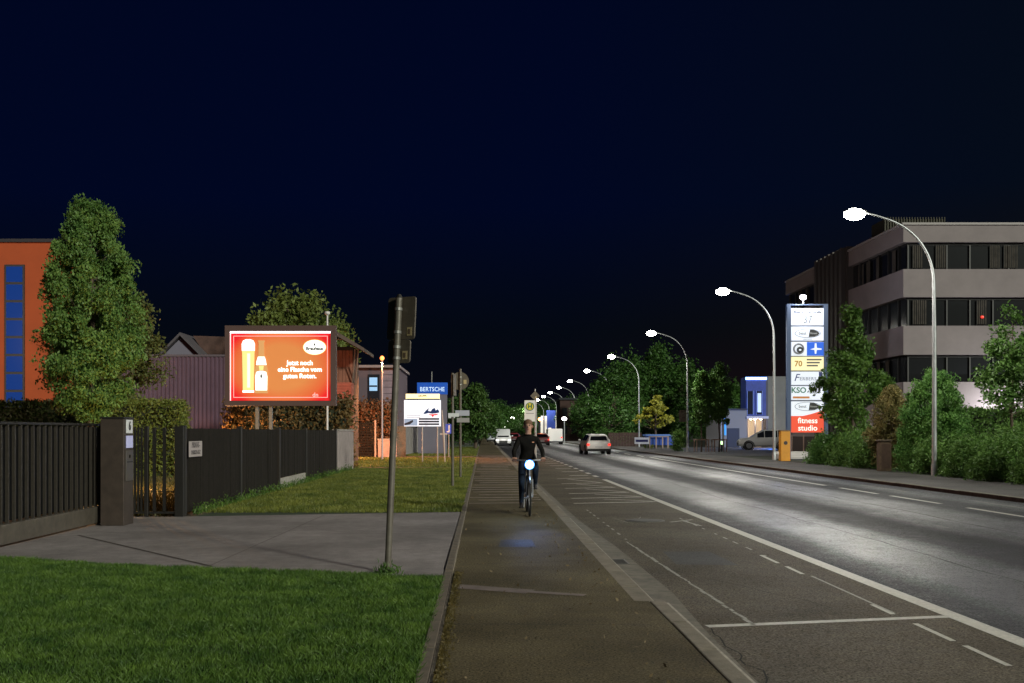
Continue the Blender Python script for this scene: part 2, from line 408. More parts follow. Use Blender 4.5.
for i in range(9): strip(mk,(3.2,37+i*3.6),(3.9,37.2+i*3.6),.2,zp); strip(mk,(5.0,40+i*4.2),(5.7,40.2+i*4.2),.22,zp)
struct('bus_bay_marking', mk, mat('bay_paint',(.50,.47,.42),.55,noise=(12,.4)))
mk = MB()                                   # pale bands over the path
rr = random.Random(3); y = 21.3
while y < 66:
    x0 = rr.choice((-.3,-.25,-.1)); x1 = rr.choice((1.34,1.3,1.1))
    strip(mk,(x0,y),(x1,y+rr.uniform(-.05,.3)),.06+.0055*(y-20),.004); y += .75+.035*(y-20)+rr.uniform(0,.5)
struct('sidewalk_band', mk, bandm)
mk = MB(); strip(mk,(-.28,9.85),(.45,9.5),.24,.004); strip(mk,(.45,9.5),(.95,9.3),.12,.004)  # pale streak across the path
struct('pale_streak', mk, mat('streak_pale',(.13,.098,.085),.7,noise=(7,.3)))
sm = MB(); strip(sm,(-.30,7.9),(1.36,7.85),.012,.005); strip(sm,(-.31,10.2),(-.31,8.6),.02,.005)
struct('sidewalk_seam', sm, mat('seam',(.02,.016,.012),.9))
mk = MB()
for a,b in ((11.0,13.6),(14.8,17.3),(18.6,21.3),(22.5,25.3),(26.1,28.9)): strip(mk,(10.3,a),(10.32,b),.13,zp)
strip(mk,(10.33,30.2),(10.5,60),.14,zp)
for a in (60.5,66,72,78,84,90,96): strip(mk,(10.6,a),(10.7,a+3.6),.15,zp)
struct('centre_marking', mk, paint)
mk = MB()
for a,b in ((20.2,23.4),(27.0,30.5),(36,40)): strip(mk,(11.45,a),(11.5,b),.10,zp)
struct('faint_centre_marking', mk, paintw)
# cracks and crumbs along the gutter
mk = MB(); x,y = 1.95,4.0; rr = random.Random(12)
while y < 8.2:
    nx = 1.84+rr.uniform(-.03,.06) ; ny = y+rr.uniform(.1,.25); strip(mk,(x,y),(nx,ny),.012,zp-.002); x,y = nx,ny
struct('asphalt_crack', mk, mat('crack',(.006,.005,.004),.95))

# repairs, covers and litter
mk = MB(); rr = random.Random(31)
for (x,y,wx,wy) in ((11.2,16,.8,3.2),(2.4,12.2,.7,1.3),(9.6,30,1.0,6),(.2,13.2,.5,.9)):
    zz = .004 if x < 1 else ZR+.006
    mk.add([(x+rr.uniform(-.06,.06),y,zz),(x+wx,y+rr.uniform(-.1,.1),zz),(x+wx+rr.uniform(-.08,.08),y+wy,zz),(x+rr.uniform(-.05,.05),y+wy,zz)],[(0,1,2,3)])
struct('asphalt_patch', mk, tarmac('asphalt_patch',(.040,.039,.038),.6,.7))
mk = MB()
def wander(x,y,dx,dy,n,wd,z):
    for i in range(n):
        nx = x+dx+rr.uniform(-.05,.05); ny = y+dy+rr.uniform(-.1,.1); strip(mk,(x,y),(nx,ny),wd*rr.uniform(.6,1.3),z); x,y = nx,ny
wander(5.9,6,.0,.55,60,.02,ZR+.007); wander(8.35,8,.01,.6,60,.03,ZR+.007); wander(3.2,9.2,-.1,.25,10,.012,ZR+.007); wander(-.1,11.5,.18,.06,8,.008,.004); wander(2.6,5.6,.2,.12,9,.012,ZR+.007)
struct('asphalt_seam', mk, mat('crack',(.006,.005,.004),.95))
mh = thing('manhole_cover','round iron cover in the parking lane beside the hatching','manhole cover',(2.95,18.2,ZR+.005))
build('ring', MB().tube([(0,0,0),(0,0,.008)],.36,30), mat('iron_ring',(.13,.12,.11),.6,.3), mh)
build('lid', MB().tube([(0,0,.0085),(0,0,.014)],.30,30), mat('iron_lid',(.05,.047,.043),.5,.5,noise=(40,.5)), mh)
gr_ = thing('drain_grate','small iron drain grate set in the gutter','drain grate',(1.675,12.4,ZR+.008))
build('frame', MB().box(-.115,.115,-.24,.24,0,.006), mat('iron_ring',(.13,.12,.11),.6,.3), gr_)
for i in range(7): build('slot', MB().box(-.09,.09,-.20+i*.06,-.175+i*.06,.0065,.0085), mat('crack',(.006,.005,.004),.95), gr_)
rng = np.random.default_rng(77); n = 260
P = np.stack([np.where(rng.random(n)<.6, 1.30-np.abs(rng.normal(size=n))*.25, rng.random(n)*1.6-.3), 5+rng.random(n)*16, np.full(n,.012)],1)
me = leaf_mesh('litter', P, .035, mat('dead_leaf',(.12,.085,.04),.8), rng); o = bpy.data.objects.new('fallen_leaves', me); col.objects.link(o); tag(o,'few small dead leaves scattered on the brown asphalt path','fallen leaves',kind='stuff')

# ------------------------------------------------------------------ grass blades
def blades(name, poly_fn, n, x0,x1,y0,y1, h, wd, m, seed, z=-.012, label=None, cat='grass'):
    rng = np.random.default_rng(seed); P = np.stack([x0+(x1-x0)*rng.random(n), y0+(y1-y0)*rng.random(n)],1)
    P = P[poly_fn(P)]; n = len(P)
    th = rng.random(n)*2*np.pi; tilt = rng.normal(size=(n,2))*.32
    cl = .75+.8*np.sin(P[:,0]*2.1+1.3*np.sin(P[:,1]*1.7))*np.sin(P[:,1]*2.7+P[:,0])
    H = h*(.55+.75*rng.random(n))*(.8+.25*cl); W = wd*(.7+.6*rng.random(n))
    b = np.concatenate([P, np.full((n,1), z)],1)
    d = np.stack([np.cos(th), np.sin(th), np.zeros(n)],1)*W[:,None]*.5
    lean = np.stack([tilt[:,0]*H, tilt[:,1]*H, H],1)
    V = np.stack([b-d, b+d, b+lean*.55+d*.7, b+lean*np.array([1.35,1.35,1.0])], 1)
    V = V.reshape(-1,3).astype(np.float32)
    me = bpy.data.meshes.new(name); me.vertices.add(4*n); me.vertices.foreach_set('co', V.ravel())
    me.loops.add(4*n); me.loops.foreach_set('vertex_index', np.arange(4*n, dtype=np.int32))
    me.polygons.add(n); me.polygons.foreach_set('loop_start', np.arange(0,4*n,4,dtype=np.int32)); me.update(calc_edges=True)
    me.materials.append(m); o = bpy.data.objects.new(name, me); col.objects.link(o)
    tag(o, label, cat, kind='stuff'); return o
gm = leafmat('grass_leaf', (.018,.060,.008), (.14,.235,.036), 2.4)
def near_ok(P):
    X,Y = P[:,0],P[:,1]
    edge = np.interp(X, [-9.4,-6.45,-4.3,-2.4,-.4], [13.49,12.34,11.54,10.99,10.5])
    return (Y < edge+.03*np.sin(X*9)) & (X > -.49*Y-.8) 
blades('grass', near_ok, 330000, -6.6,-.40, 5.4,12.6, .043, .0052, gm, 2, label='short mown grass of the near lawn before the driveway')
far_ok = lambda P: (P[:,1] < 41.9)
gm2 = leafmat('grass_leaf_olive', (.045,.075,.010), (.24,.25,.045), .9)
blades('grass', far_ok, 120000, -5.3,-.41, 18.95,42, .06,.012, gm2, 3, label='mown grass strip between the board fence and the path')
far2 = lambda P: ~((P[:,1]>41.8)&(P[:,1]<43.1)) & ~((P[:,1]>59.3)&(P[:,1]<63.2))
blades('grass', far2, 50000, -8.5,-.41, 43,100, .08,.03, gm2, 4, label='distant mown grass beyond the worn earth path')
yard_ok = lambda P: (P[:,0] < -5.5)
blades('grass', yard_ok, 26000, -13,-5.5, 18.2,44, .10,.03, leafmat('yard_grass',(.05,.055,.012),(.14,.11,.03),1.5), 5, z=-.03, label='rough brownish grass behind the gate bars')
P = np.stack([-1.03+np.random.default_rng(5).normal(size=260)*.06, 10.78+np.random.default_rng(6).normal(size=260)*.06, np.abs(np.random.default_rng(7).normal(size=260))*.05],1)
me = leaf_mesh('tuft', P, .06, gm, np.random.default_rng(9), up=1.5, aspect=.2); o = bpy.data.objects.new('grass_tuft', me); col.objects.link(o); tag(o,'tuft of longer grass round the foot of the near sign post','grass tuft',kind='stuff')
# weeds along the edging and at the fence foot
rng = np.random.default_rng(8); n = 3500; P = np.stack([-.30+np.abs(rng.normal(size=n))*.035, 5.5+rng.random(n)*5.2, .012+rng.random(n)*.02],1)
me = leaf_mesh('weeds', P, .018, leafmat('dry_weed',(.05,.045,.012),(.14,.10,.03),9), rng); o = bpy.data.objects.new('weeds', me); col.objects.link(o); tag(o,'dry weeds and crumbs along the lawn edging','weeds',kind='stuff')
n = 5000; P = np.stack([-5.32+np.abs(rng.normal(size=n))*.06, 18.3+rng.random(n)*22, np.abs(rng.normal(size=n))*.09],1)
me = leaf_mesh('fence_weeds', P, .06, gm, rng, up=1.5, aspect=.25); o = bpy.data.objects.new('tall_grass', me); col.objects.link(o); tag(o,'uncut taller grass at the foot of the board fence','grass',kind='stuff')

# ================================================================== LEFT SIDE
dark_metal = mat('dark_anthracite', (.016,.014,.012), .5, .3, noise=(20,.2))
dark_wood = mat('dark_boards', (.012,.0095,.007), .8, noise=(7,.35), bump=(40,.4,.01), spec=.15)
galv = mat('galvanised', (.30,.29,.27), .45, .7, noise=(16,.2))
# sliding gate
g = thing('sliding_gate', 'dark sliding gate of upright bars over a deep bottom beam', 'gate', (-6.36,9.5,0))
mb = MB()
y = .05
while y < 8.55:
    mb.box(-.02,.02,y,y+.032,.30,1.62); y += .19
build('bars', mb, mat('gate_bar',(.045,.038,.030),.5,.4,noise=(20,.2)), g)
build('top_rail', MB().box(-.03,.03,0,8.6,1.62,1.66), dark_metal, g, bevel=.005)
build('bottom_beam', MB().box(-.07,.07,0,8.6,.035,.30), mat('gate_beam',(.10,.085,.066),.5,.4,noise=(8,.25)), g, bevel=.012)
build('guide_roller', MB().box(-.03,.03,7.0,7.2,-.02,.035), galv, g)
build('screen', MB().box(-.10,-.085,0,8.6,.32,1.6), mat('gate_screen',(.004,.004,.004),.9), g)
# gate pillar with intercom
p = thing('gate_pillar', 'square brown pillar with intercom and house number at the gate', 'pillar', (-6.01,16.425,0))
build('shaft', MB().box(-.19,.19,-.225,.225,0,1.73), mat('pillar_metal',(.045,.032,.024),.55,.2,noise=(5,.25)), p, bevel=.008)
build('cap', MB().box(-.20,.20,-.235,.235,1.732,1.765), dark_metal, p, bevel=.006)
build('nameplate', MB().box(.193,.20,-.13,.16,1.50,1.72), mat('white_plate',(.62,.62,.62),.4), p)
text('6', .20, (.203,.02,1.615), p, mat('black_print',(.02,.02,.02),.5), rot=(R(90),0,R(90)), bold=.006, name='house_number')
build('letterbox', MB().box(.193,.205,-.13,.16,1.26,1.46), mat('lilac_plate',(.42,.42,.62),.35,emit=.12,ecol=(.5,.5,.9)), p)
build('intercom', MB().box(.193,.207,-.16,.18,.72,1.22), mat('intercom_steel',(.20,.18,.155),.35,.8), p, bevel=.004)
build('camera_eye', MB().ell((.21,.0,1.12),(.01,.03,.03)), mat('black_glass',(.01,.01,.01),.1), p)
build('slot', MB().box(.208,.211,-.12,.14,1.02,1.04), mat('black_print',(.02,.02,.02),.5), p)
# narrow barred gate
q = thing('barred_gate', 'narrow gate with widely spaced dark bars beside the pillar', 'gate', (-5.8,18.0,0))
build('post', MB().box(-.29,-.22,-.04,.04,0,1.62), dark_metal, q, bevel=.006)
build('post', MB().box(.26,.42,-.05,.05,0,1.62), dark_metal, q, bevel=.006)
for x in (-.34,-.40,-.46,-.52,-.58): build('bar', MB().box(x-.02,x+.01,-.02,.02,.08,1.60), dark_metal, q)
for x in (-.115,.065): build('bar', MB().box(x-.026,x+.026,-.02,.02,.08,1.60), dark_metal, q)
build('bottom_rail', MB().box(-.60,.26,-.02,.02,.05,.09), dark_metal, q)
for z in (.45,1.12): build('wire', MB().tube([(-.22,0,z),(.26,0,z)],.006,6), dark_metal, q)
# board fence along the lawn
f = thing('board_fence', 'long dark fence of close upright boards along the lawn', 'fence', (-5.42,18.1,0))
rr = random.Random(2)
def boards(y0,y1,z0):
    mb = MB(); y = y0
    while y < y1-.05:
        dx = rr.uniform(-.006,.006); mb.box(-.02+dx,.012+dx,y,min(y+.142,y1),z0,1.585+rr.uniform(-.006,.006)); y += .15
    mb.box(-.045,-.021,y0,y1,.45,.55).box(-.045,-.021,y0,y1,1.2,1.3)
    return mb
for y0,y1,z0 in ((.0,4.1,.05),(4.2,8.25,.05),(8.45,12.3,.30),(12.45,18.55,.05)): build('panel', boards(y0,y1,z0), dark_wood, f)
for yy in (-.03,4.15,8.35,12.38,18.6): build('post', MB().box(-.055,.055,yy-.05,yy+.05,0,1.64), dark_metal, f, bevel=.008)
build('plinth', MB().box(-.03,.03,8.45,12.3,0,.285), mat('pale_concrete',(.27,.25,.22),.85,noise=(5,.2)), f, bevel=.01)
pk = thing('parking_plate', 'small pale notice plate fixed to the dark board fence', 'sign', (-5.36,18.85,1.22))
build('plate', MB().box(-.004,.004,-.62,.22,-.16,.13), mat('dull_plate',(.36,.31,.30),.5), pk, bevel=.003)
text('PRIVAT-', .15, (.008,-.2,.055), pk, mat('grey_print',(.10,.09,.09),.6), rot=(R(90),0,R(90)))
text('PARKPLATZ', .11, (.008,-.2,-.08), pk, mat('grey_print',(.10,.09,.09),.6), rot=(R(90),0,R(90)))
# rendered wall end
wl = thing('garden_wall', 'pale rendered wall section ending the dark board fence', 'wall', (-5.44,36.95,0))
build('wall', MB().box(-.12,.12,0,4.2,0,1.56), mat('wall_render',(.24,.20,.19),.85,noise=(3,.2)), wl, bevel=.05)
build('coping', MB().box(-.14,.14,-.02,4.22,1.563,1.62), mat('wall_coping',(.30,.27,.25),.8), wl, bevel=.015)

# orange building
orange = mat("orange_render",(.31,.055,.012),.85,noise=(.5,.12))
ob = thing('orange_building', 'orange rendered flat roofed building with a tall strip window', 'building', (-30,48,0))
build('wall', MB().prism([(-14,0),(10.4,0),(5.5,12),(-14,12)],'z',0,10.62), orange, ob)
build('roof_edge', MB().prism([(-14.1,-.1),(10.5,-.1),(5.6,12.1),(-14.1,12.1)],'z',10.625,10.78), mat('roof_metal',(.03,.032,.04),.5,.4), ob)
wx0,wx1 = 7.15,7.92
build('window_frame', MB().box(wx0-.09,wx1+.09,-.06,-.003,2.55,9.55), mat('window_frame_dark',(.012,.014,.02),.5), ob)
for i in range(8):
    z1 = 9.45-i*.86
    pn = build('pane', MB().box(wx0,wx1,-.075,-.063,z1-.74,z1), mat('blue_pane',(.006,.02,.10),.12,emit=.10,ecol=(.02,.16,.9)), ob)
build('service_block', MB().box(-14,-3,-3,-.005,0,3.2), mat('block_render',(.3,.10,.04),.85), ob)
# trees on the left
lm_green = leafmat('hornbeam_leaf',(.035,.10,.018),(.21,.34,.08),1.6)
lm_brown = leafmat('brown_leaf',(.05,.07,.018),(.16,.17,.045),1.6)
lm_dark = leafmat('dark_leaf',(.016,.034,.008),(.05,.085,.018),.8)
def prof(pts): 
    ts=[a for a,b in pts]; rs=[b for a,b in pts]
    return lambda t: float(np.interp(t,ts,rs))
tree('hornbeam_tree','tall upright green tree in front of the orange building','tree',(-11.75,30,0),1.9,8.35,prof([(0,.3),(.1,.9),(.28,1.4),(.5,1.38),(.75,1.12),(.9,.8),(1,.45)]),380,190,.19,.09,lm_green,11,trunk_r=.13,up=1.2,limbs=40)
tree('hornbeam_tree','browner ragged tree standing behind the tall green one','tree',(-13.3,35,0),2.0,7.2,prof([(0,.9),(.3,2.2),(.6,1.9),(.85,1.1),(1,.3)]),110,130,.30,.13,lm_brown,12,trunk_r=.12,up=.4,limbs=24)
hedge('clipped_hedge','clipped hedge with rounded top seen behind the barred gate',(-11.75,34.2,0),3.0,1.0,2.5,leafmat('beech_leaf',(.07,.12,.018),(.24,.25,.055),2.5),21,size=.10,dens=520)
hedge('dark_hedge','dark clipped hedge behind the sliding gate',(-17.6,38.5,0),7.2,1.4,2.6,lm_dark,22,size=.12,dens=330)

# corrugated hall
cb = thing('corrugated_hall','purple grey hall clad in upright corrugated metal','building',(-14,46,0))
mb = MB(); x = -2.9; pts = []
while x < 2.45: pts += [(x,0),(x+.04,.05),(x+.11,.05),(x+.15,0)]; x += .19
vs=[];fs=[]
for (a,b) in pts: vs += [(a,-b,0),(a,-b,4.98)]
for i in range(len(pts)-1): fs.append((2*i,2*i+2,2*i+3,2*i+1))
mb.add(vs,fs)
build('cladding', mb, mat('purple_cladding',(.11,.065,.095),.5,.3,noise=(1.2,.15)), cb)
build('core', MB().box(-2.9,2.45,.01,9,0,4.96), mat('hall_core',(.1,.08,.09),.8), cb)
build('roof_edge', MB().box(-2.95,2.5,-.08,9,4.985,5.08), mat('hall_trim',(.12,.10,.12),.5,.4), cb)
gh = thing('gabled_house','small dark gabled house roof behind the corrugated hall','house',(-17.5,58,0))
build('wall', MB().prism([(-1.0,0),(1.0,0),(1.0,6.0),(0,7.0),(-1.0,6.0)],'y',0,8), mat('gable_render',(.16,.15,.19),.8), gh)
build('roof', MB().prism([(-1.25,5.85),(0,7.1),(1.25,5.85),(1.25,6.0),(0,7.28),(-1.25,6.0)],'y',-.3,8.3), mat('gable_roof',(.09,.08,.09),.7,noise=(9,.2)), gh)
build('side_roof', MB().prism([(1.27,5.6),(6.5,5.6),(6.5,7.05),(.25,7.25)],'y',1.5,1.8), mat('side_roof_brown',(.085,.045,.035),.8,noise=(3,.3)), gh)
# timber house with overhanging roof
timber = mat('red_timber',(.22,.085,.05),.75,noise=(2,.25))
th_ = thing('timber_house','brown timber clad house with wide overhanging roof behind the billboard','house',(-7.0,50,0))
mb = MB(); x=-4.4
rr = random.Random(6)
while x < .5:
    mb.box(x,min(x+.16,.5),-.02+rr.uniform(0,.02),.2,0,5.6); x += .175
build('cladding', mb, timber, th_)
build('body', MB().box(-4.4,.48,.21,2.4,0,5.8), mat('house_body',(.09,.05,.035),.85), th_)
build('roof', MB().prism([(-4.7,6.35),(-.4,6.35),(1.25,5.42),(1.25,5.58),(-.35,6.55),(-4.7,6.55)],'y',-1.6,2.6), mat('eave_board',(.08,.06,.05),.7,noise=(4,.2)), th_)
for i in range(4,9): build('rafter', MB().box(-8.3+i*.98,-8.2+i*.98,-1.55,0,6.2,6.345), mat('rafter',(.20,.14,.11),.7), th_)
for xx in (.62,.78): build('strut', MB().tube([(xx-.15,-.05,3.9),(xx+.1,-.9,5.6)],.035,6), mat('rafter',(.20,.14,.11),.7), th_)
lo = MB(); z=1.4
while z<3.9: lo.box(-.45,.55,-1.0,-.97,z,z+.11); z+=.14
build('slatted_bay', lo.box(-.44,.54,-.965,-.03,1.35,3.95), mat('red_slats',(.30,.075,.045),.7,noise=(5,.2)), th_)
tree('round_tree','rounded leafy tree crown rising behind the billboard','tree',(-10.6,57,0),4.2,9.1,prof([(0,1.8),(.3,2.9),(.6,2.8),(.85,1.9),(1,.7)]),110,130,.55,.24,leafmat('maple_leaf',(.07,.11,.02),(.24,.28,.07),1.2),31,trunk_r=.2,limbs=26,up=.2)
# reddish beech hedge behind the fence
red_leaf = leafmat('copper_leaf',(.10,.05,.02),(.30,.13,.06),2.0)
hedge('copper_hedge','loose coppery hedge below the billboard behind the fence',(-8.3,43,0),5.0,1.2,2.85,leafmat('copper_green',(.07,.05,.018),(.20,.13,.045),1.5),33,size=.16,dens=260,rough=.16)
hedge('copper_hedge','reddish lit hedge spilling over the lattice gate',(-7.1,61.6,0),2.7,1.0,3.15,red_leaf,34,size=.18,dens=300,rough=.2)

# ------------------------------------------------------------------ billboard
bb = thing('billboard','lit red beer billboard with glass and bottle above the fence','billboard',(-7.42,36.6,0))
S = .0366
build('frame', MB().box(-2.03,2.03,0,.32,2.48,2.66).box(-2.03,2.03,0,.32,5.22,5.42).box(-2.03,-1.86,0,.32,2.665,5.215).box(1.84,2.03,0,.32,2.665,5.215), mat('billboard_frame',(.09,.055,.05),.55,.2), bb)
build('back', MB().box(-1.855,1.835,.15,.31,2.665,5.215), mat('billboard_back',(.05,.05,.05),.7), bb)
m = bpy.data.materials.new('lit_poster'); m.use_nodes=True; nn=m.node_tree; pr=nn.nodes['Principled BSDF']
t_=nn.nodes.new('ShaderNodeTexCoord'); mp=nn.nodes.new('ShaderNodeMapping'); mp.inputs['Scale'].default_value=(.46,0,.62); mp.inputs['Location'].default_value=(.0,0,-2.421)
gr=nn.nodes.new('ShaderNodeTexGradient'); gr.gradient_type='SPHERICAL'; rp=nn.nodes.new('ShaderNodeValToRGB')
nn.links.new(t_.outputs['Object'],mp.inputs[0]); nn.links.new(mp.outputs[0],gr.inputs[0]); nn.links.new(gr.outputs[0],rp.inputs[0])
rp.color_ramp.elements[0].position=.02; rp.color_ramp.elements[0].color=(.62,.008,.014,1)
rp.color_ramp.elements[1].position=.5; rp.color_ramp.elements[1].color=(.55,.19,.055,1)
e_=rp.color_ramp.elements.new(.2); e_.color=(.58,.10,.03,1)
nn.links.new(rp.outputs[0],pr.inputs['Base Color']); nn.links.new(rp.outputs[0],pr.inputs['Emission Color']); pr.inputs['Emission Strength'].default_value=.50; pr.inputs['Roughness'].default_value=.4
build('poster', MB().box(-1.85,1.83,.10,.145,2.67,5.14), m, bb)
white_lit = mat('lit_white',(.8,.8,.8),.4,emit=1.2,ecol=(1,.95,.9))
build('light_strip', MB().box(-1.85,1.83,.06,.145,5.155,5.20), mat('strip_light',(.9,.9,.9),.4,emit=3.0,ecol=(1,.9,.95)), bb)
pk_ = mat('lit_pink',(.8,.4,.4),.4,emit=.8,ecol=(1,.35,.33))
build('border', MB().box(-1.74,1.72,.092,.097,5.03,5.05).box(-1.74,1.72,.092,.097,2.78,2.80).box(-1.74,-1.72,.092,.097,2.805,5.025).box(1.70,1.72,.092,.097,2.805,5.025), pk_, bb)
build('edge_light', MB().box(-1.856,-1.83,.06,.098,2.67,5.14), mat('edge_light_pink',(.9,.5,.5),.4,emit=1.0,ecol=(1,.55,.55)), bb)
# beer glass
def lathe2(prof_, x, yy, m_, name, par):
    poly = [(x+r_,z) for r_,z in prof_]+[(x-r_,z) for r_,z in reversed(prof_)]
    return build(name, MB().prism(poly,'y',yy-.012,yy), m_, par)
lathe2([(.20,3.05),(.205,3.4),(.225,4.45),(.235,4.46),(.235,4.50)], -1.19,.09, mat('lit_beer',(.6,.58,.2),.4,emit=.62,ecol=(.68,.64,.24)),'glass',bb)
build('highlight', MB().box(-1.23,-1.12,.070,.074,3.15,4.4), mat('lit_beer_pale',(.8,.75,.5),.4,emit=.8,ecol=(.8,.84,.6)), bb)
lathe2([(.235,4.505),(.24,4.75),(.19,4.87),(.08,4.92)], -1.19,.09, white_lit,'foam',bb)
build('foot', MB().box(-1.40,-.98,.078,.09,2.97,3.045), white_lit, bb)
lathe2([(.235,2.94),(.245,3.5),(.235,3.8),(.18,4.05),(.11,4.3),(.10,4.80),(.125,4.82),(.125,4.88)], -.71,.088, mat('lit_bottle',(.35,.14,.04),.4,emit=.5,ecol=(.75,.42,.16)),'bottle',bb)
lathe2([(.21,3.05),(.22,3.55),(.18,3.72),(.06,3.76)], -.71,.073, white_lit,'bottle_label',bb)
lathe2([(.19,3.98),(.165,4.13),(.12,4.28)], -.71,.073, white_lit,'neck_label',bb)
lathe2([(.025,3.50),(.035,3.58),(.01,3.66)], -.71,.058, mat('ink',(.02,.05,.02),.5),'label_mark',bb)
lathe2([(.07,3.79),(.09,3.95)], -.71,.073, mat('lit_beer',(.7,.62,.12),.4),'bottle_shine',bb)
for i,s_ in enumerate(('Jetzt noch','eine Flasche vom','guten Roten.')):
    text(s_, .235, (.70,.09,4.05-i*.24), bb, white_lit, bold=.006, sx=1.0)
build('badge', MB().disc((1.24,.085,4.63),.40,.26), white_lit, bb)
build('badge_rim', MB().disc((1.24,.091,4.63),.43,.285,th=.006), mat('lit_gold',(.7,.5,.15),.4,emit=.6,ecol=(.85,.55,.2)), bb)
text('Brauhaus', .17, (1.24,.078,4.58), bb, mat('ink',(.02,.05,.02),.5), bold=.008)
build('badge_mark', MB().prism([(1.205,4.72),(1.24,4.67),(1.275,4.72),(1.24,4.80)],'y',.074,.084), mat('ink',(.02,.05,.02),.5), bb)
text('dn', .22, (1.27,.09,2.88), bb, pk_, bold=.002)
for x in (-.88,-.38): build('post', MB().box(x-.06,x+.06,.12,.24,0,2.47), galv, bb)
# tall slim pole next to billboard
po = thing('slim_pole','slim white pole with small cap standing right of billboard','pole',(-5.98,38.4,0))
whitepole = mat('pole_white',(.6,.56,.54),.5)
build('shaft', MB().tube([(0,0,0),(0,0,6.0)],[.045,.035],10), whitepole, po, smooth=True)
build('cap', MB().tube([(0,0,6.0),(0,0,6.06),(0,0,6.14)],[.05,.11,.10],12), whitepole, po)

# orange lamp on a pole
al = thing('courtyard_lamp','slim pole topped by a glowing orange lamp left of sign back','lamp',(-5.55,55,0))
build('pole', MB().tube([(0,0,0),(0,0,5.45)],[.06,.045],10), mat('lilac_pole',(.45,.36,.36),.5), al, smooth=True)
build('bulb', MB().ell((0,0,5.58),(.12,.12,.13)), mat('orange_bulb',(1,.4,.15),.4,emit=2.6,ecol=(1,.22,.05)), al, smooth=True)
def plight(name, parent, loc, E, c, r_=.12, kind='POINT', rot=None, size=.5, sy=None, spread=None):
    l = bpy.data.lights.new(name, kind); l.energy = E; l.color = c
    if kind == 'POINT': l.shadow_soft_size = r_
    if kind == 'SPOT': l.shadow_soft_size = r_; l.spot_size = size; l.spot_blend = .6
    if kind == 'AREA':
        l.shape='RECTANGLE'; l.size = size; l.size_y = sy or size
        if spread: l.spread = spread
    o = bpy.data.objects.new(name, l); col.objects.link(o); o.parent = parent; o.location = loc
    if rot: o.rotation_euler = rot
    return o
plight('lamp_light', al, (0,0,5.38), 5200, (1,.36,.12), .1, kind='SPOT', rot=(0,0,0), size=R(150))
# unseen bollard lamps added in the yard for the glow on grass and hedge
def bollard(loc, E, c, label):
    b = thing('added_bollard', label, 'lamp', loc)
    build('post', MB().tube([(0,0,0),(0,0,.75)],.05,10), dark_metal, b, smooth=True)
    build('lantern', MB().tube([(0,0,.75),(0,0,.93)],.055,12), mat('warm_lantern',(1,.6,.3),.4,emit=6,ecol=(1,.5,.2)), b, smooth=True)
    build('cap', MB().tube([(0,0,.93),(0,0,.97)],.075,12), dark_metal, b)
    plight('lamp_light', b, (.15,-.08,.86), E, c, .06)
bollard((-9.55,25.6,0), 420, (1,.52,.2), 'added low lamp hidden behind the gate pillar')
bollard((-10.6,42.0,0), 420, (1,.42,.16), 'added low lamp between the hedge and corrugated hall')
bollard((-6.9,45.5,0), 300, (1,.33,.15), 'added low lamp behind the pale wall end')
bollard((-7.95,57,0), 480, (1,.36,.14), 'added low lamp in front of the lattice gate')
# floodlight added outside the frame to light the orange building
yf = thing('added_floodlight','added unseen floodlight lighting the orange wall','lamp',(-27,30,0))
build('pole', MB().tube([(0,0,0),(0,0,7)],[.08,.06],10), galv, yf, smooth=True)
build('head', MB().box(-.3,.3,-.1,.15,6.95,7.3), dark_metal, yf, bevel=.02)
build('lens', MB().box(-.26,.26,.155,.17,6.99,7.26), mat('flood_lens',(1,.9,.8),.3,emit=10), yf)
plight('lamp_light', yf, (0,.25,7.1), 800, (1,.75,.55), kind='AREA', rot=(R(82),0,R(-12)), size=.5, sy=.3)

# lilac house, lattice gate and low walls
lh = thing('lilac_house','pale lilac striped house wall with a dark window','house',(-6.4,63.9,0))
mb = MB(); z=0
while z<5.3: mb.box(-.1,.95,-.03,.0,z,z+.36); z+=.4
build('cladding', mb, mat('lilac_boards',(.27,.19,.22),.7,noise=(3,.15)), lh)
build('wall', MB().box(-3.6,.95,.005,8,0,5.6), mat('lilac_wall',(.12,.085,.10),.8), lh)
build('roof', MB().box(-4.0,1.1,-.35,8.2,5.62,5.78), mat('roof_pale',(.28,.22,.22),.6), lh)
build('window', MB().box(-.95,-.2,-.04,-.01,1.9,5.2), mat('window_dark',(.02,.022,.03),.15), lh)
dsp = build('lit_display', MB().box(-.85,-.35,-.07,-.045,4.15,5.0), mat('display_glow',(.3,.5,.7),.4,emit=.4,ecol=(.35,.6,1)), lh)
build('display_band', MB().box(-.84,-.36,-.085,-.073,4.4,4.5), mat('window_dark',(.02,.022,.03),.15), lh)
lg = thing('lattice_gate','dark lattice gate between two pale posts','gate',(-7.35,60.3,0))
mb = MB()
for i in range(13): mb.box(-.8,.8,-.02,.02,.06+i*.16,.16+i*.16)
for i in range(5): mb.box(-.78+i*.38,-.74+i*.38,-.035,-.021,.05,2.15)
build('lattice', mb, dark_wood, lg)
for x in (-.86,.86): build('post', MB().box(x-.05,x+.05,-.05,.05,0,2.25), mat('pale_post',(.35,.25,.2),.7), lg, bevel=.01)
lw = thing('low_wall','low pinkish plinth wall beside the lattice gate','wall',(-5.75,60.3,0))
build('wall', MB().box(-.58,.55,-.1,.1,0,1.05), mat('pink_render',(.33,.22,.19),.85,noise=(4,.2)), lw, bevel=.02)
build('coping', MB().box(-.6,.57,-.13,.13,1.053,1.12), mat('wall_coping',(.30,.27,.25),.8), lw)
gw = thing('grey_fence','grey panel fence running back behind the lit info board','fence',(-5.2,63.5,0), R(-2))
mb = MB(); y=0
while y<17: mb.box(-.03,.03,y,y+1.9,0,1.85); y+=1.95
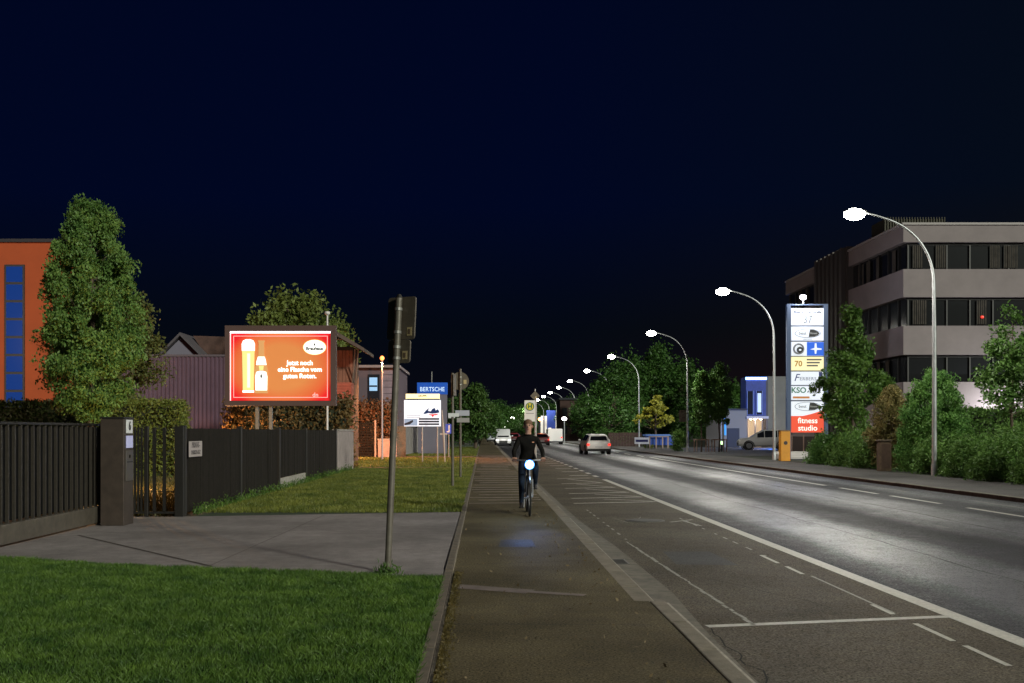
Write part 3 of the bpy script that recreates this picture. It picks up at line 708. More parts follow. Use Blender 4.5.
build('panel', mb, mat('grey_panel',(.20,.18,.165),.8,noise=(2,.2)), gw)
build('post', MB().box(-.4,.3,-.06,.0,0,1.9), mat('wood_slats',(.22,.14,.09),.8,noise=(12,.3)), gw)

# ------------------------------------------------------------------ lit info board
ib = thing('info_board','white lit board with yellow strip and fish shaped logo on two posts','sign',(-3.03,50,0))
wl2 = mat('board_white',(.75,.78,.85),.4,emit=.45,ecol=(.78,.85,1))
build('panel', MB().box(-.92,.92,0,.14,1.80,3.12), wl2, ib, bevel=.01)
build('header', MB().box(-.83,.86,-.01,.15,3.17,3.43), mat('board_yellow',(.8,.66,.35),.4,emit=.95,ecol=(1,.80,.42)), ib)
text('GRUPPE', .12, (.0,-.015,3.32), ib, mat('black_print',(.02,.02,.02),.5), bold=.004)
build('header_line', MB().box(-.80,.84,-.018,-.012,3.145,3.19), mat('black_print',(.02,.02,.02),.5), ib)
for i in range(2): build('text_line', MB().box(-.78,-.1,-.008,-.004,2.35-i*.1,2.37-i*.1), mat('grey_print',(.10,.09,.09),.6), ib)
build('logo', MB().prism([(.05,2.45),(.2,2.62),(.33,2.72),(.28,2.58),(.42,2.55),(.5,2.68),(.62,2.72),(.66,2.6),(.78,2.66),(.86,2.5),(.7,2.46),(.5,2.44),(.3,2.47),(.12,2.42)],'y',-.012,-.004), mat('logo_blue',(.01,.04,.16),.4), ib)
build('logo_wave', MB().prism([(.3,2.40),(.55,2.41),(.82,2.43),(.7,2.36),(.58,2.35),(.52,2.25),(.46,2.35),(.38,2.36)],'y',-.012,-.004), mat('logo_red',(.7,.03,.03),.4,emit=.4,ecol=(.8,.03,.03)), ib)
for i in range(3): build('dark_row', MB().box(-.18,.84,-.012,-.004,1.87+i*.13,1.955+i*.13), mat('board_dark',(.03,.03,.045),.4), ib)
build('picture', MB().box(-.90,-.25,-.008,-.004,1.84,2.18), mat('board_bluegrey',(.25,.33,.45),.4,emit=.25,ecol=(.4,.5,.75)), ib)
build('picture_shape', MB().prism([(-.9,1.95),(-.7,2.02),(-.48,2.13),(-.46,2.03),(-.62,1.9),(-.9,1.86)],'y',-.014,-.010), mat('board_dark',(.03,.03,.045),.4), ib)
for x in (-.0,.76): build('post', MB().tube([(x,.07,0),(x,.07,1.79)],.03,8), galv, ib, smooth=True)
# blue name pylon
bp = thing('name_pylon','tall grey pylon with glowing blue BERTSCHE head panel','sign',(-3.55,70,0))
build('body', MB().box(-1.0,1.03,0,.35,0,4.16), mat('pylon_grey',(.16,.15,.19),.5,.2), bp)
build('head_panel', MB().box(-1.06,1.06,-.04,.4,4.165,4.98), mat('pylon_blue',(.006,.04,.22),.4,emit=.5,ecol=(.006,.08,.42)), bp)
text('BERTSCHE', .42, (0,-.046,4.50), bp, mat('pylon_letters',(.7,.8,.9),.4,emit=.5,ecol=(.4,.65,1)), bold=.004, spacing=1.04, sx=.86)
build('mast', MB().tube([(-.05,.2,4.98),(-.05,.2,5.75)],.03,6), galv, bp)
sk = thing('leaning_stake','thin pale stake leaning beside the lit info board','stake',(-1.86,49,0))
build('stake', MB().tube([(0,0,0),(-.06,0,1.3),(-.15,0,2.6)],[.02,.05,.02],8), mat('pale_wood',(.5,.40,.34),.7), sk)
build('stake_bar', MB().box(-.25,.12,-.02,.02,1.38,1.46), mat('pale_wood',(.5,.40,.34),.7), sk)
bs = thing('blue_sign','small blue sign on a short post beyond the info board','sign',(-2.05,60,0))
build('plate', MB().box(-.2,.22,0,.03,1.42,2.0), mat('sign_blue',(.03,.06,.35),.4,emit=.08,ecol=(.1,.2,1)), bs)
build('post', MB().tube([(0,.05,0),(0,.05,2.05)],.03,8), galv, bs)
build('mark', MB().box(-.02,.05,-.01,-.003,1.5,1.93).box(-.13,-.021,-.01,-.003,1.5,1.57), mat('white_plate',(.62,.62,.62),.4), bs)

# ------------------------------------------------------------------ sign poles on the lawn
polem = mat('pole_grey',(.12,.105,.085),.5,.3,noise=(9,.2))
backm = mat('sign_back',(.11,.09,.065),.55,.2,noise=(5,.2))
def rrect(w,h,r_,n=5):
    pts=[]
    for cx_,cz,a0 in ((w/2-r_,h/2-r_,0),(-w/2+r_,h/2-r_,90),(-w/2+r_,-h/2+r_,180),(w/2-r_,-h/2+r_,270)):
        for i in range(n+1):
            a=R(a0+90*i/n); pts.append((cx_+r_*math.cos(a),cz+r_*math.sin(a)))
    return pts
s1 = thing('sign_post','near leaning grey post with backs of two traffic signs','sign',(-1.03,10.8,0)); s1.rotation_euler=(0,R(2.4),0)
build('pole', MB().tube([(0,0,-.1),(0,0,2.97)],.036,16), polem, s1, smooth=True)
build('pole_cap', MB().tube([(0,0,2.972),(0,0,3.01)],[.038,.02],12), dark_metal, s1)
def plate(parent, w_, h_, zc, yo, rz_, name='sign_plate', x=0):
    o = build(name, MB().prism(rrect(w_,h_,.035),'y',yo,yo+.004), backm, parent, rot=(0,0,rz_), loc=(x,0,zc), bevel=.001)
    build('rim', MB().prism(rrect(w_,h_,.035),'y',yo+.0045,yo+.016), mat('plate_rim',(.12,.105,.09),.5,.5), o)
    st = build('sticker', MB().box(w_/2-.105,w_/2-.035,yo-.003,yo-.001,-h_/2+.04,-h_/2+.13), mat('sticker_yellow',(.42,.33,.17),.5), o)
    build('sticker_mark', MB().box(w_/2-.085,w_/2-.055,yo-.006,yo-.004,-h_/2+.06,-h_/2+.11), mat('sticker_print',(.12,.08,.05),.5), o)
    return o
plate(s1,.40,.46,2.755,.045,R(-38),x=.0)
plate(s1,.32,.25,2.395,.045,R(-38),x=-.01)
for z in (2.60,2.85,2.44,2.32): build('clamp', MB().tube([(0,0,z-.015),(0,0,z+.015)],.043,14).box(-.03,.05,.03,.046,z-.015,z+.015), galv, s1)
s2 = thing('sign_post','middle lawn post carrying small white street name plates','sign',(-.84,27.6,0))
build('pole', MB().tube([(0,0,-.1),(0,0,3.15)],.036,12), polem, s2, smooth=True)
build('turned_plate', MB().box(-.004,.004,-.2,.2,-.3,.3), backm, s2, loc=(.06,0,2.82), rot=(0,0,R(-10)))
build('name_plate', MB().box(-.12,.18,-.05,-.04,1.94,2.04), mat('white_plate',(.62,.62,.62),.4), s2)
s3 = thing('sign_post','farther lawn post with round sign back and crossed name plates','sign',(-.75,33.3,0))
build('pole', MB().tube([(0,0,-.1),(0,0,3.62)],.038,12), polem, s3, smooth=True)
build('round_plate', MB().disc((0,0,0),.30,.30,th=.006), backm, s3, loc=(-.02,.045,3.22))
build('sticker', MB().box(.10,.2,.03,.036,3.12,3.26), mat('sticker_yellow',(.42,.33,.17),.5), s3)
build('name_plate', MB().box(-.17,.30,-.06,-.05,2.06,2.24), mat('name_plate_grey',(.40,.40,.46),.5), s3)
build('name_plate', MB().box(-.12,.30,-.06,-.05,1.84,1.99), mat('name_plate_dull',(.30,.28,.27),.5), s3)
build('name_plate', MB().box(-.40,-.18,-.06,-.05,1.98,2.07), mat('white_plate',(.62,.62,.62),.4), s3)
for z in (1.9,2.15,3.1,3.35): build('clamp', MB().tube([(0,0,z-.015),(0,0,z+.015)],.045,10), galv, s3)
# left background trees
tree('distant_tree','lit green round tree at the far end of the left lawn','tree',(-.7,92,0),1.2,5.6,prof([(0,1.2),(.35,1.9),(.7,1.5),(1,.3)]),60,150,.5,.26,leafmat('lime_leaf',(.03,.08,.015),(.09,.16,.03),.7),41,trunk_r=.15)
# ================================================================== STREET LAMPS
lampgrey = mat('lamp_pole_grey',(.40,.41,.42),.4,.6,noise=(6,.12))
def make_lamp():
    t = thing('street_lamp','','street lamp')
    pts = [Vector((0,0,-.05)),Vector((0,0,2.5)),Vector((0,0,5.0)),Vector((-.02,0,6.75))]
    # curved arm toward the road (-X)
    for i in range(1,13):
        a = i/12; pts.append(Vector((-.02-2.3*(1-math.cos(a*R(72)))*1.0, 0, 6.75+2.3*math.sin(a*R(72)))))
    pts.append(pts[-1]+Vector((-.40,0,.13))); pts.append(pts[-1]+Vector((-.45,0,.11)))
    n = len(pts); rad = [.085,.078,.068,.056]+[.05-.0015*i for i in range(n-4)]
    build('pole', MB().tube(pts,rad,12), lampgrey, t, smooth=True)
    build('base_collar', MB().tube([(0,0,0),(0,0,.35),(0,0,.42)],[.105,.105,.085],14), lampgrey, t, smooth=True)
    build('service_door', MB().box(-.03,.03,-.086,-.078,.7,1.05), mat('door_grey',(.28,.28,.29),.5,.4), t)
    e_ = pts[-1]
    build('luminaire', MB().ell((e_.x-.30,0,e_.z+.03),(.42,.17,.09)), mat('luminaire_grey',(.33,.33,.33),.4,.5), t, smooth=True)
    build('lens', MB().ell((e_.x-.33,0,e_.z-.06),(.38,.25,.20)), mat('lamp_lens',(1,1,.95),.3,emit=55,ecol=(1,.98,.86)), t, smooth=True)
    plight('lamp_light', t, (e_.x-.33,0,e_.z-.24), LAMP_W, (1,.97,.88), .12, kind='SPOT', rot=(0,R(10),0), size=R(172))
    return t
LAMP_W = 5000
Ys = [34.9,54.1,77,101,124.5,149,171,193,214,237,260,290,330]
ord_ = ['nearest street lamp, tall curved pole before the conifers','second street lamp, right beside the tall lit sign pylon','third street lamp, by the two guarded young trees','fourth street lamp, just left of the small yellow tree','fifth street lamp, right of the white moving car','sixth street lamp, behind the roof of the white moving car','seventh street lamp from the camera','eighth street lamp from the camera','ninth street lamp from the camera','tenth street lamp from the camera']
proto = make_lamp()
for i,Y in enumerate(Ys):
    l = proto if i==0 else copy_tree(proto)
    l.location = (15.75,Y,0)
    lab = ord_[i] if i < len(ord_) else 'one of the tiny farthest lamps near the vanishing point'
    tag(l, lab, 'street lamp', 'street lamps along the right pavement' if i<10 else 'tiny farthest street lamps')
for Y in (12.0,-11.0):  # assumed lamps that continue the row outside the frame and light the foreground
    l = copy_tree(proto); l.location = (15.75,Y,0); tag(l,'assumed street lamp %s the camera, out of the picture'%('just before' if Y>0 else 'behind'),'street lamp','street lamps along the right pavement')
# small far lamps of the left bend and one warm lamp
def smalllamp(px,py,Y,c,label,r_=.2,E=8,group=None):
    pnt = at(px,py,Y); t = thing('far_lamp',label,'lamp',(pnt.x,Y,0),0,group)
    build('pole', MB().tube([(0,0,0),(0,0,pnt.z)],.07,6), lampgrey, t)
    build('bulb', MB().ell((0,0,pnt.z+.1),(r_,r_,r_*.7),8,6), mat('bulb_%s'%('o' if c[2]<.5 else 'w'),c,.4,emit=E,ecol=c), t)
smalllamp(540.5,420,130,(1,.33,.08),'warm orange lamp just right of the rider head',.3,14)
smalllamp(564.3,419.5,128,(1,1,.92),'white globe lamp before the lit tower building',.32,14)
for i,(a,b) in enumerate(((512.5,418.5),(509,422),(506,424.5),(504.2,427))): smalllamp(a,b,260+25*i,(1,1,.92),'tiny white lamp shining through the distant roadside trees',.5,8,'tiny lamps in distant trees')

# ================================================================== RIGHT SIDE
wallm = mat('office_panel',(.23,.195,.195),.8,noise=(.8,.1))
darkwin = mat('office_glass',(.012,.013,.014),.15,spec=.6)
curt = mat('curtain',(.05,.042,.034),.9,noise=(3,.4))
ofc = thing('office_building','large office block with pale bands and dark ribbon windows','building',(22.7,54,0))
bands = [(11.78,12.70),(8.81,10.32),(5.70,7.26),(0,4.22)]
L_ = 26; D_ = 21
mb = MB()
for z0,z1 in bands:
    build('wall_band', MB().box(0,L_,0,8,z0,z1).box(0,8,8.002,D_,z0,z1), wallm, ofc)
wz = [(10.32,11.78),(7.26,8.81),(4.22,5.70)]
rr = random.Random(5)
for i,(z0,z1) in enumerate(wz):
    wdw = build('ribbon_window', MB().box(.32,L_,.30,.34,z0+.002,z1-.002).box(.30,.34,.345,D_,z0+.002,z1-.002), darkwin, ofc)
    mul_m = mat('mullion',(.03,.028,.027),.5); x=.32
    while x < L_: build('mullion', MB().box(x,x+.07,.22,.295,z0+.003,z1-.135), mul_m, wdw); x += rr.choice((1.25,1.25,2.1))
    y = 1.2
    while y < D_: build('mullion', MB().box(.22,.295,y,y+.07,z0+.003,z1-.003), mul_m, wdw); y += 1.4
    build('top_rail', MB().box(.3,L_,.23,.29,z1-.13,z1-.06), mul_m, wdw)
    x = .6
    while x < L_-1:
        w_ = rr.uniform(.25,.9)
        if rr.random() < (.6 if i==0 else .25):
            cu_ = MB()
            for q_ in range(max(2,int(w_/.11))): cu_.box(x+q_*.11,x+q_*.11+.07,.20+.02*(q_%2),.215+.02*(q_%2),z0+.1,z1-.15)
            build('curtain', cu_, curt, wdw)
        x += w_+rr.uniform(.1,1.2)
    y=1.5
    while y < D_-2:
        if rr.random()<.5: build('curtain', MB().box(.20,.215,y,y+rr.uniform(.15,.6),z0+.1,z1-.15), curt, wdw)
        y += rr.uniform(.5,1.4)
build('core', MB().box(.9,L_,.9,7.9,.01,12.6).box(.9,7.9,7.95,D_-.1,.01,12.6), mat('office_inside',(.01,.01,.01),.9), ofc)
build('roof_edge', MB().box(-.08,L_,-.08,8.05,12.705,12.82).box(-.08,8.05,8.055,D_,12.705,12.82), mat('roof_trim',(.33,.30,.29),.6), ofc)
rh = MB(); x=1.0
while x < 4.6: rh.box(x,x+.05,5,5.05,12.83,14.2); x+=.16
build('roof_louvre', rh.box(1,4.6,5.06,7,12.83,14.1), mat('louvre',(.025,.022,.010),.6,.3), ofc)
# fluted stair tower projecting from the side face
tw = MB(); y=8.3
while y < 13: tw.box(-.38,-.12,y,y+.42,0,13.0); y+=.78
build('stair_tower', tw.box(-.115,2,8.1,13.2,0,13.05), mat('tower_metal',(.075,.062,.055),.5,.3), ofc)
build('red_light', MB().ell((4.35,.18,7.75),(.10,.03,.08),8,6), mat('red_glow',(1,.05,.03),.4,emit=.5), ofc)
rr=random.Random(8)
# assumed unseen lamp, added to light the base of the office wall
wlmp = thing('assumed_wall_lamp','assumed unseen lamp lighting the pale office wall behind the hedge','lamp',(27.9,52.6,0))
build('post', MB().tube([(0,0,0),(0,0,2.0)],.05,8), dark_metal, wlmp)
build('lantern', MB().ell((0,0,2.12),(.14,.14,.12),10,8), mat('lantern_white',(1,1,.95),.4,emit=10), wlmp)
plight('lamp_light', wlmp, (0,.15,2.4), 420, (.95,.95,1), .1)

# ------------------------------------------------------------------ sign pylon 37
sp_ = thing('sign_pylon','tall white lit company pylon numbered 37 with red fitness panel','sign',(17.5,54,0))
k = .054
PW = (.72,.75,.84)
pan = mat('pylon_white',PW,.4,emit=.34,ecol=(.80,.86,1))
bl = mat('pylon_side',(.08,.10,.14),.35,.4,emit=.05,ecol=(.2,.35,.8))
ink = mat('black_print',(.02,.02,.02),.5)
for x0,x1 in ((-1.12,-.90),(.88,1.10)): build('side_post', MB().box(x0,x1,-.12,.12,0,8.35), bl, sp_, bevel=.02)
build('back', MB().box(-.895,.875,.0,.08,1.95,8.2), mat('pylon_back',(.2,.2,.22),.5), sp_)
def pz(y): return HC-(y-VY)*k
rows = [(308.5,325.5),(326.8,340.7),(342,356),(357,370.5),(371.8,385),(386.2,400)]
for i,(a,b) in enumerate(rows):
    m_ = pan if i!=3 else mat('pylon_cream',(.75,.66,.38),.4,emit=.45,ecol=(1,.88,.5))
    build('sign_panel', MB().box(-.885,.865,-.10,-.004,pz(b),pz(a)), m_, sp_, bevel=.01)
y_=-.106
text('Meersburger Straße', .20, (0,y_,pz(312.3)), sp_, ink, bold=.004, sx=.92)
text('37', .62, (.0,y_,pz(320)), sp_, mat('grey37',(.12,.12,.12),.5), sx=.8)
def oval(parent,zc):
    build('logo_ring', MB().disc((-.0,y_,zc),.70,.24,th=.004), mat('ring_grey',(.25,.25,.28),.5), parent)
    build('logo_field', MB().disc((-.0,y_-.005,zc),.67,.215,th=.004), pan, parent)
    build('logo_dark', MB().prism([(.05,zc-.2),(.12,zc+.2),(.35,zc+.19),(.55,zc+.1),(.64,zc),(.55,zc-.11),(.35,zc-.18)],'y',y_-.012,y_-.006), ink, parent)
    text('best', .25, (-.28,y_-.008,zc), parent, mat('grey37',(.12,.12,.12),.5))
    text('fitness', .15, (.32,y_-.015,zc), parent, mat('white_plate',(.62,.62,.62),.4))
oval(sp_,pz(333.5))
text('gesund und fit', .08, (0,y_,pz(339.2)), sp_, mat('grey37',(.12,.12,.12),.5))
# row 3: round emblem and blue cross
zc=pz(349)
build('emblem_ring', MB().torus((-.48,y_,zc),.26,.045,'y',26,6), mat('ring_grey',(.25,.25,.28),.5), sp_)
build('emblem', MB().disc((-.42,y_-.03,zc-.06),.17,.17,th=.02), ink, sp_)
build('emblem_dot', MB().disc((-.42,y_-.04,zc-.06),.07,.05,th=.008), pan, sp_)
build('blue_field', MB().box(-.04,.86,y_-.004,y_+.002,pz(355.8),pz(342.2)), mat('pylon_blue2',(.01,.08,.5),.4,emit=.4,ecol=(.01,.13,.75)), sp_)
build('cross', MB().prism([(.12,zc-.03),(.36,zc+.05),(.38,zc+.3),(.47,zc+.3),(.49,zc+.05),(.74,zc+.02),(.74,zc-.05),(.49,zc-.06),(.46,zc-.27),(.38,zc-.27),(.36,zc-.06)],'y',y_-.01,y_-.005), pan, sp_)
# row 4
text('70', .42, (-.5,y_,pz(364)), sp_, mat('gold_print',(.6,.3,.05),.5), bold=.01)
for i in range(3): build('print_row', MB().box(-.05,.75-.1*i,y_,y_+.003,pz(360.5+i*3),pz(359+i*3)), mat('grey37',(.12,.12,.12),.5), sp_)
# row 5
text('F', .55, (-.62,y_,pz(378)), sp_, mat('blue_print',(.03,.04,.2),.5), shear=.3)
text('ERBERS', .26, (.02,y_,pz(379)), sp_, mat('grey_blue_print',(.25,.27,.36),.5), spacing=1.1)
build('figure', MB().prism([(.62,pz(384)),(.60,pz(372)),(.78,pz(372)),(.84,pz(384)),(.78,pz(384)),(.70,pz(376)),(.68,pz(384))],'y',y_,y_+.003), mat('blue_print',(.03,.04,.2),.5), sp_)
# row 6
text('KSO', .42, (-.48,y_,pz(390.5)), sp_, mat('green_print',(.08,.25,.16),.5), bold=.01)
build('print_band', MB().box(-.8,.1,y_,y_+.003,pz(398.5),pz(396.5)), mat('orange_print',(.7,.25,.06),.5), sp_)
# last panel: white above, red below with curved edge
build('sign_panel', MB().box(-.885,.865,-.10,-.004,pz(416),pz(401.5)), pan, sp_)
cv = [(-.885,pz(432.5)),(.865,pz(432.5)),(.865,pz(410))]+[(.865-1.75*i/10, pz(410)-(pz(410)-pz(417))*math.sin(i/10*math.pi/2)) for i in range(1,11)]
build('red_panel', MB().prism(cv,'y',-.108,-.102).box(-.885,.865,-.10,-.004,pz(432.5),pz(416)-.003), mat('pylon_red',(.65,.07,.03),.4,emit=.42,ecol=(.75,.07,.03)), sp_)
oval(sp_,pz(406.5)); 
text('fitness\nstudio', .42, (.0,-.112,pz(424.5)), sp_, mat('red_letters',(.9,.85,.8),.4,emit=.5,ecol=(1,.85,.8)), bold=.006)
build('top_bar', MB().box(-1.12,1.10,-.1,.1,8.355,8.42), bl, sp_)
build('foot', MB().box(-1.2,1.2,-.3,.3,0,.06), mat('foot_dark',(.03,.03,.035),.6), sp_)
fl = thing('floodlight','small bright white floodlight on top of the sign pylon','lamp',(17.25,53.9,8.42))
build('bracket', MB().box(-.04,.04,-.04,.04,0,.25), galv, fl)
build('head', MB().ell((0,0,.36),(.17,.15,.13),12,8), mat('flood_white',(1,1,1),.3,emit=40,ecol=(.85,.88,1)), fl)
plight('lamp_light', fl, (0,-.7,.35), 170, (.8,.86,1), .1)
# orange cabinet
oc = thing('orange_cabinet','orange cabinet at the foot of the second lamp post','cabinet',(15.83,52.5,0))
build('body', MB().box(-.25,.25,-.2,.2,0,1.56), mat('cabinet_orange',(.62,.26,.02),.5,noise=(3,.1)), oc, bevel=.02)
build('top', MB().box(-.27,.27,-.22,.22,1.563,1.62), mat('cabinet_top',(.2,.1,.03),.5), oc)
build('emblem', MB().disc((0,-.208,.95),.10,.10,th=.006), mat('emblem_dark',(.04,.03,.03),.5), oc)
# steps and low fence behind the pylon
stp = thing('stone_steps','pale low steps behind the foot of the pylon','steps',(18.0,56.5,0))
for i in range(3): build('step', MB().box(-1.2,1.3,i*.4,i*.4+.4,0,.14+i*.13), mat('step_stone',(.40,.38,.37),.7), stp, bevel=.01)
wf = thing('post_fence','dark fence with pale uprights seen under the pylon panels','fence',(20.4,60,0))
mb=MB()
for i in range(6): mb.box(-1.9+i*.7,-1.84+i*.7,-.04,.0,0,1.35)
build('uprights', mb, mat('pale_post',(.35,.25,.2),.7), wf)
build('boards', MB().box(-2,2,.01,.05,.1,1.25), mat('fence_brown',(.06,.045,.04),.8), wf)

# ------------------------------------------------------------------ planting on the right
lm_con = leafmat('conifer_leaf',(.03,.11,.02),(.16,.31,.065),2.0)
lm_con2 = leafmat('brown_conifer',(.08,.10,.025),(.26,.19,.07),2.0)
lm_tree = leafmat('liquidambar_leaf',(.035,.10,.015),(.14,.24,.045),1.6)
lm_shr = leafmat('shrub_leaf',(.025,.09,.016),(.17,.29,.06),2.0)
tree('leafy_tree','green pointed tree partly covering the sign pylon','tree',(17.0,46,0),.5,7.4,prof([(0,1.0),(.22,.9),(.32,1.9),(.46,1.75),(.56,1.05),(.66,.75),(.8,.42),(.92,.25),(1,.1)]),110,160,.27,.15,lm_tree,51,trunk_r=.1,limbs=30)
tree('leafy_tree','young light green tree at the right picture edge','tree',(18.1,34.2,0),2.3,6.0,prof([(0,.4),(.12,1.35),(.3,1.1),(.55,.75),(.8,.5),(1,.2)]),52,120,.24,.13,leafmat('bright_leaf',(.045,.12,.02),(.15,.26,.06),1.6),52,trunk_r=.055,limbs=30)
tree('conifer','large dense green cone shaped conifer behind the nearest lamp','conifer',(17.3,38.3,0),.1,3.8,prof([(0,1.2),(.3,1.3),(.6,1.12),(.85,.75),(1,.25)]),300,180,.18,.08,lm_con,53,trunk_r=.08,up=1.0,limbs=10)
tree('conifer','smaller brown tinged conifer left of the green cone','conifer',(16.75,41,0),.1,3.35,prof([(0,.75),(.4,.9),(.8,.6),(1,.2)]),140,150,.17,.085,lm_con2,54,trunk_r=.06,up=1.0,limbs=8)
hedge('ivy_hedge','clipped ivy covered hedge behind the right hand shrubs',(23,43.5,0),8.4,1.0,2.45,lm_shr,55,size=.12,dens=420)
rr = random.Random(17)
spots = [(15.95,27.2,1.1,.9),(16.5,29.0,1.35,1.0),(16.3,31.0,1.25,1.0),(17.6,31.2,1.5,1.1),(16.5,33.4,1.3,.95),(17.8,34.0,1.5,1.1),(19.4,32.5,1.7,1.2),(16.6,36.2,1.25,.95),(16.5,44.0,1.5,1.1),(16.4,47.2,1.35,1.0),(19.6,36.5,1.8,1.3),(17.0,49.3,1.2,.9),(21.2,36.0,2.0,1.3),(16.2,41.9,.95,.75),(18.3,29.4,1.4,1.0)]
words = ['at the right picture edge beside the pavement','second from the right edge beside the pavement','low beside the pavement right of the nearest lamp','behind the low one right of the nearest lamp','at the foot of the nearest lamp post','under the young light green tree','far right in front of the ivy hedge','between nearest lamp and the small cabinet','dark mass below the pointed leafy tree','nearest to the sign pylon on the pavement edge','in front of the middle of ivy hedge','hugging the right foot of the pylon','tall one in front of the ivy hedge','just left of the small stone cabinet','behind the right edge pavement shrubs']
for i,(x,y,h,r_) in enumerate(spots):
    shrub('shrub','low spreading green shrub '+words[i],'shrub',(x,y,0),h,prof([(0,r_),(.5,r_*.95),(.85,r_*.6),(1,.25)]),int(62*r_*r_)+12,125,.24,.085,lm_shr if i%3 else lm_con,100+i,group='low shrubs along the right pavement')
cbx = thing('stone_cabinet','small weathered cabinet standing among the roadside shrubs','cabinet',(15.6,38.9,0))
build('body', MB().box(-.22,.22,-.18,.18,0,1.16), mat('cabinet_stone',(.10,.068,.04),.8,noise=(7,.4)), cbx, bevel=.015)
build('lid', MB().box(-.245,.245,-.21,.21,1.163,1.22), mat('cabinet_lid',(.13,.10,.07),.8), cbx, bevel=.01)
build('door', MB().box(-.16,.16,-.19,-.182,.12,1.05), mat('cabinet_door',(.075,.045,.03),.7,noise=(8,.3)), cbx)
# two guarded young trees
def young(x,y,H1,r_,seed,label):
    t = tree('young_tree',label,'tree',(x,y,0),2.3,H1,prof([(0,r_*.7),(.3,r_),(.7,r_*.7),(1,.2)]),55,110,.27,.17,leafmat('linden_leaf',(.04,.12,.02),(.15,.27,.06),1.2),seed,trunk_r=.06,limbs=14)
    gd = MB()
    for a in (-.45,.45):
        for b in (-.45,.45): gd.box(a-.035,a+.035,b-.035,b+.035,0,.98)
    gd.box(-.5,.5,-.5,-.43,.90,.98).box(-.5,.5,.43,.5,.90,.98).box(-.5,-.43,-.42,.42,.90,.98).box(.43,.5,-.42,.42,.90,.98)
    g_ = thing('tree_guard','pale wooden guard frame round the trunk of the %s young tree'%('slimmer left' if seed==61 else 'taller right'),'tree guard',(x,y,0),0)
    build('frame', gd, mat('guard_wood',(.30,.20,.15),.8), g_)
young(16.6,76,5.9,.55,61,'slimmer young tree on the left of the guarded pair')
young(17.95,76,6.7,.85,62,'taller young tree on the right of the guarded pair')
tree('yellow_tree','small yellowish spreading tree beside the fourth lamp','tree',(16.4,95,0),2.0,5.0,prof([(0,.5),(.2,2.1),(.4,1.2),(.6,.9),(.8,.5),(1,.2)]),36,85,.27,.24,leafmat('yellow_leaf',(.30,.30,.03),(.55,.52,.09),1.2),63,trunk_r=.1,limbs=30,flat=.5)
shrub('round_bush','round green bush at the foot of third lamp','bush',(15.5,79.5,0),1.45,prof([(0,.5),(.5,.6),(1,.3)]),30,110,.25,.12,lm_shr,64)
gs = thing('grey_notice','grey rectangular sign back fixed left of the third lamp','sign',(15.35,76.8,0))
build('plate', MB().box(-.30,.25,-.03,.0,2.3,3.2), mat('sign_back',(.17,.145,.12),.55), gs)
build('bracket', MB().box(.251,.36,-.02,.01,2.6,2.66).box(.251,.36,-.02,.01,2.9,2.96), galv, gs)
bs_ = thing('banner_sign','low white sign with blue lettering beside the yellow tree','sign',(14.6,92,0))
build('panel', MB().box(-.65,.68,0,.06,.42,1.02), mat('sign_white_glow',(.6,.62,.68),.4,emit=.15), bs_)
build('band', MB().box(-.55,.58,-.01,-.003,.6,.82), mat('blue_print',(.03,.04,.2),.5), bs_)
for x in (-.5,.5): build('leg', MB().box(x-.03,x+.03,.07,.12,0,.9), galv, bs_)
kio = thing('blue_kiosk','low blue lit kiosk under the yellow tree','kiosk',(16.6,93,0))
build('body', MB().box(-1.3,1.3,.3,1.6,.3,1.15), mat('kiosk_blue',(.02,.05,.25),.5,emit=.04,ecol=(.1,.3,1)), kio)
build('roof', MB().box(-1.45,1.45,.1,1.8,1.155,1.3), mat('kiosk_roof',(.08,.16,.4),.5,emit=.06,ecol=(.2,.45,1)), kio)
for x in (-1.1,-.5,.1,.6): build('post', MB().box(x-.05,x+.05,-.05,.05,0,1.05), mat('pale_post',(.35,.25,.2),.7), kio)
build('counter', MB().box(-1.2,.7,-.1,.1,1.052,1.12), mat('pale_post',(.35,.25,.2),.7), kio)
for i,(x,y,h) in enumerate(((15.5,93.5,.7),(17.6,90.5,.7))): shrub('planter_bush','small yellow green bush %s the blue kiosk'%('left of' if i==0 else 'right of'),'bush',(x,y,0),h,prof([(0,.35),(.6,.35),(1,.15)]),12,80,.2,.14,leafmat('yellowgreen',(.10,.14,.02),(.22,.24,.05),1.2),65+i)
wfn = thing('board_fence','reddish brown board fence behind the white car','fence',(14.6,106,0))
mb=MB(); x=-1.3; rr=random.Random(3)
while x<2.2: mb.box(x,x+.13,0,.04,0,1.45+rr.uniform(-.03,.03)); x+=.16
build('boards', mb, mat('red_fence',(.035,.014,.011),.8,noise=(2,.3)), wfn)
build('rail', MB().box(-1.3,2.2,.045,.1,1.1,1.2), mat('fence_brown',(.06,.045,.04),.8), wfn)

